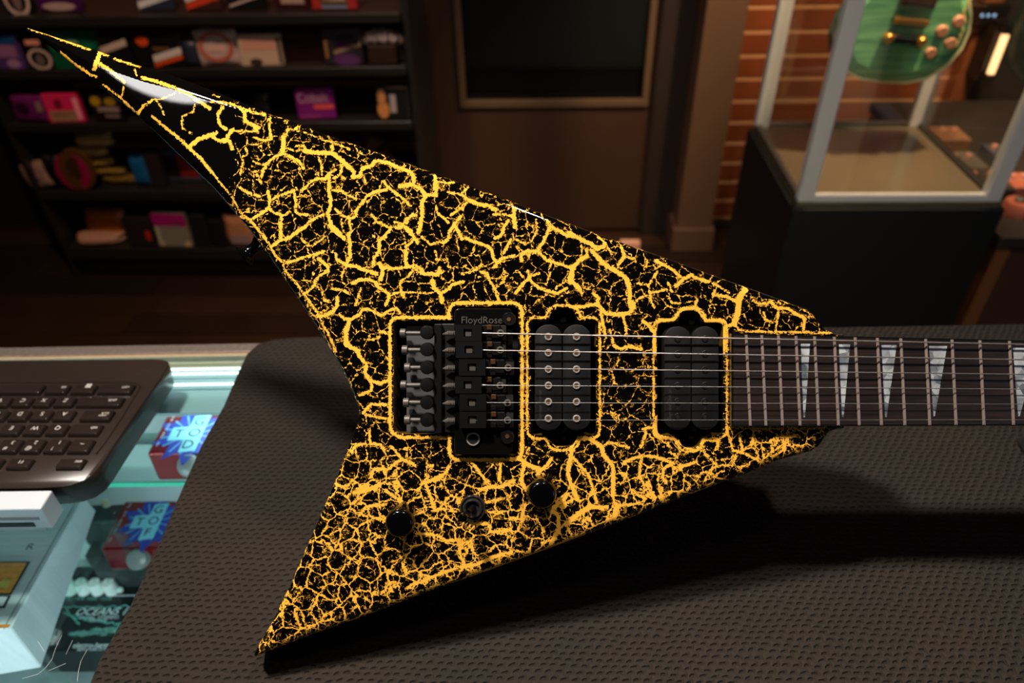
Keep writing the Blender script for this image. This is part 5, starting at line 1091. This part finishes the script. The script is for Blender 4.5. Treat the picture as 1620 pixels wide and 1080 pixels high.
nt.links.new(tc.outputs['Object'], n1.inputs[0]); nt.links.new(tc.outputs['Object'], n0.inputs[0]); nt.links.new(n1.outputs['Color'], mxv.inputs[6]); nt.links.new(n0.outputs['Fac'], mxv.inputs[7]); nt.links.new(mxv.outputs[2], cr.inputs[0])
nt.links.new(cr.outputs[0], b.inputs['Base Color']); b.inputs['Roughness'].default_value = .3; b.inputs['Metallic'].default_value = .3
fins = [((1266.9, 543.6), (1281.5, 543.6), (1272.3, 659.5)), ((1327, 544.5), (1344.9, 544.5), (1333.3, 659.5)), ((1394.5, 545.5), (1418.6, 545.5), (1401.5, 659.5)), ((1469.8, 547), (1498.5, 547), (1477.8, 658)), ((1602.5, 550), (1643, 550), (1612, 658))]
for n_ in (7, 5, 3, 1):
    xa = 767.4+1665*2**(-n_/12); xb = 767.4+1665*2**(-(n_-1)/12); fins.append(((xa+(xb-xa)*.2, top_y(xa)+14), (xa+(xb-xa)*.85, top_y(xa)+14), (xa+(xb-xa)*.3, bot_y(xa)-15)))
for f_ in fins:
    (a, b_, c) = f_; P_ = [a, b_, (c[0]+1.3, c[1]), (c[0]-1.3, c[1])]
    MB().frustum([L_(x, y, (ZB+.06)*mm) for x, y in P_], [L_(x, y, (ZB-.5)*mm) for x, y in P_]).build('inlay', pearl, fb_)
# neck wood beneath
nk = MB(); sec = []
for x in (1310, 1500, 1800, 2100, NX):
    yt_, yb2 = top_y(x)+.5, bot_y(x)-.5; cy_ = (yt_+yb2)/2; hw = (yb2-yt_)/2
    sec.append([L_(x, cy_-hw*math.cos(t*PI/10), 0)+Vector((0, 0, .0002-.019*math.sin(t*PI/10)**.8)) for t in range(11)])
vs = [p for s_ in sec for p in s_]; fs = [(i*11+k, i*11+k+1, (i+1)*11+k+1, (i+1)*11+k) for i in range(4) for k in range(10)]+[(i*11, (i+1)*11, (i+1)*11+10, i*11+10) for i in range(4)]+[tuple(range(11)), tuple(range(54, 43, -1))]
nk.add(vs, fs); nk.build('neck', M('neck_black', (.008, .007, .006, 1), .25), gt, smooth=True)
hs = [(NX, 556), (NX+60, 545), (NX+470, 590), (NX+440, 640), (NX+80, 700), (NX, 672)]
MB().frustum([L_(x, y, -.001) for x, y in hs], [L_(x, y, -.015) for x, y in hs]).build('headstock', blackgloss, gt, bevel=.001)
board(NX, NX+22, top_y, bot_y, -1, 9).build('locking_nut', blackmetal, gt, bevel=.0005)
# --- strings
s0 = [526.5, 553.5, 581.5, 609, 636.5, 664.3]; s1 = [544.7, 568.9, 592, 615.3, 639, 663.8]
rad = [1.3, 1.1, .92, .66, .5, .42]
for i in range(6):
    sl = (s1[i]-s0[i])/(1620-748); bz_ = 8.5
    pts = [(xs_blk[i]+5, s0[i]+1, 8.8), (762, s0[i]+.1, 9.8), (772, s0[i]+sl*24, 10.2), (1160, s0[i]+sl*412, 8.6), (NX, s0[i]+sl*(NX-748), 7.0)]
    st = gt_(pts, rad[i], 8).build('string', M('wound_string', (.38, .34, .32, 1), .33, .8) if i < 3 else nickel, gt, smooth=True)
    if i >= 3: gt_([(xs_blk[i]+5, s0[i]+1, 8.8), (754, s0[i]+.6, 9.4), (763, s0[i], 9.9), (770, s0[i], 10.2)], [rad[i]*1.3, rad[i]*2.4, rad[i]*2.6, rad[i]*1.2], 8).build('string_winding', chrome, st, smooth=True)
# --- controls
kn_m = M('knob_black', (.0012, .0012, .0014, 1), .12)
for (px, py) in ((631, 829), (857.5, 783)):
    h = 16; f_ = (D-h*mm)/D; bx, by = 810+(px-810)*f_, 540+(py-540)*f_       # cap centre seen at px,py
    kk = gl_(bx, by, 0.2, [(23.5, 0), (24, 1.2), (23.2, 9), (22.9, 11), (22.4, 12.4), (21.4, 13.8), (19.9, 15), (17.8, 15.7), (15, 15.95), (6, 16.0)], 40).build('control_knob', kn_m, gt, smooth=True)
sw = gl_(748, 803, .1, [(21, 0), (21, 1.0), (19.8, 2.0), (18, 2.0), (16.2, 1.0), (15.4, 2.6), (13.5, 3.2), (11, 2.6), (10, .6)], 40).build('toggle_switch', M('switch_nut', (.03, .028, .028, 1), .22, .4), gt, smooth=True)
gt_([(748, 802, 1), (744.5, 806, 7), (739, 812.5, 13)], [4.5, 4.0, 3.6], 16).build('switch_lever', blackmetal, sw, smooth=True)
gt_([(740, 812, 11), (737.5, 814.5, 15), (734.5, 817, 19), (732.5, 819, 22.5), (732, 819.5, 23)], [5.5, 6.2, 6.8, 6.4, 3.5], 20).build('switch_tip', kn_m, sw, smooth=True)
# --- strap button on the upper-left side
c0_ = L_(409, 384, -.014); ax_ = Vector((-.82, .22, .0)).normalized(); ax_ = Vector((-.80, -.52, 0)).normalized()
ax_ = Vector((-.86, -.05, .12)).normalized(); ax_ = Vector((-.80, -.60, 0)).normalized()
ax_ = (L_(388, 402, -.014)-L_(411, 384, -.014)).normalized()
MB().lathe(L_(412, 384, -.014), ax_, [(.0058, 0), (.0036, .004), (.0034, .008), (.0050, .0105), (.0072, .0125), (.0070, .0135), (.003, .0145)], 24).build('strap_button', blackgloss, gt, smooth=True)
# --- rubber-padded neck rest on the mat, right of the picture
nr = L_(1930, 610, -.022); nw = gt.matrix_world @ nr
rest = empty('neck_rest', (nw.x, nw.y, ZM), 'black padded rest on the mat holding up the guitar neck', 'rest')
MB().frustum([(nw.x-.02, nw.y-.0, nw.z-.03), (nw.x+.02, nw.y-.0, nw.z-.03), (nw.x+.02, nw.y+.045, nw.z+.004), (nw.x-.02, nw.y+.045, nw.z+.004)], [(nw.x-.045, nw.y-.05, ZM), (nw.x+.045, nw.y-.05, ZM), (nw.x+.045, nw.y+.07, ZM), (nw.x-.045, nw.y+.07, ZM)]).build('rest_block', M('rest_foam', (.01, .01, .01, 1), .8), rest, bevel=.004)
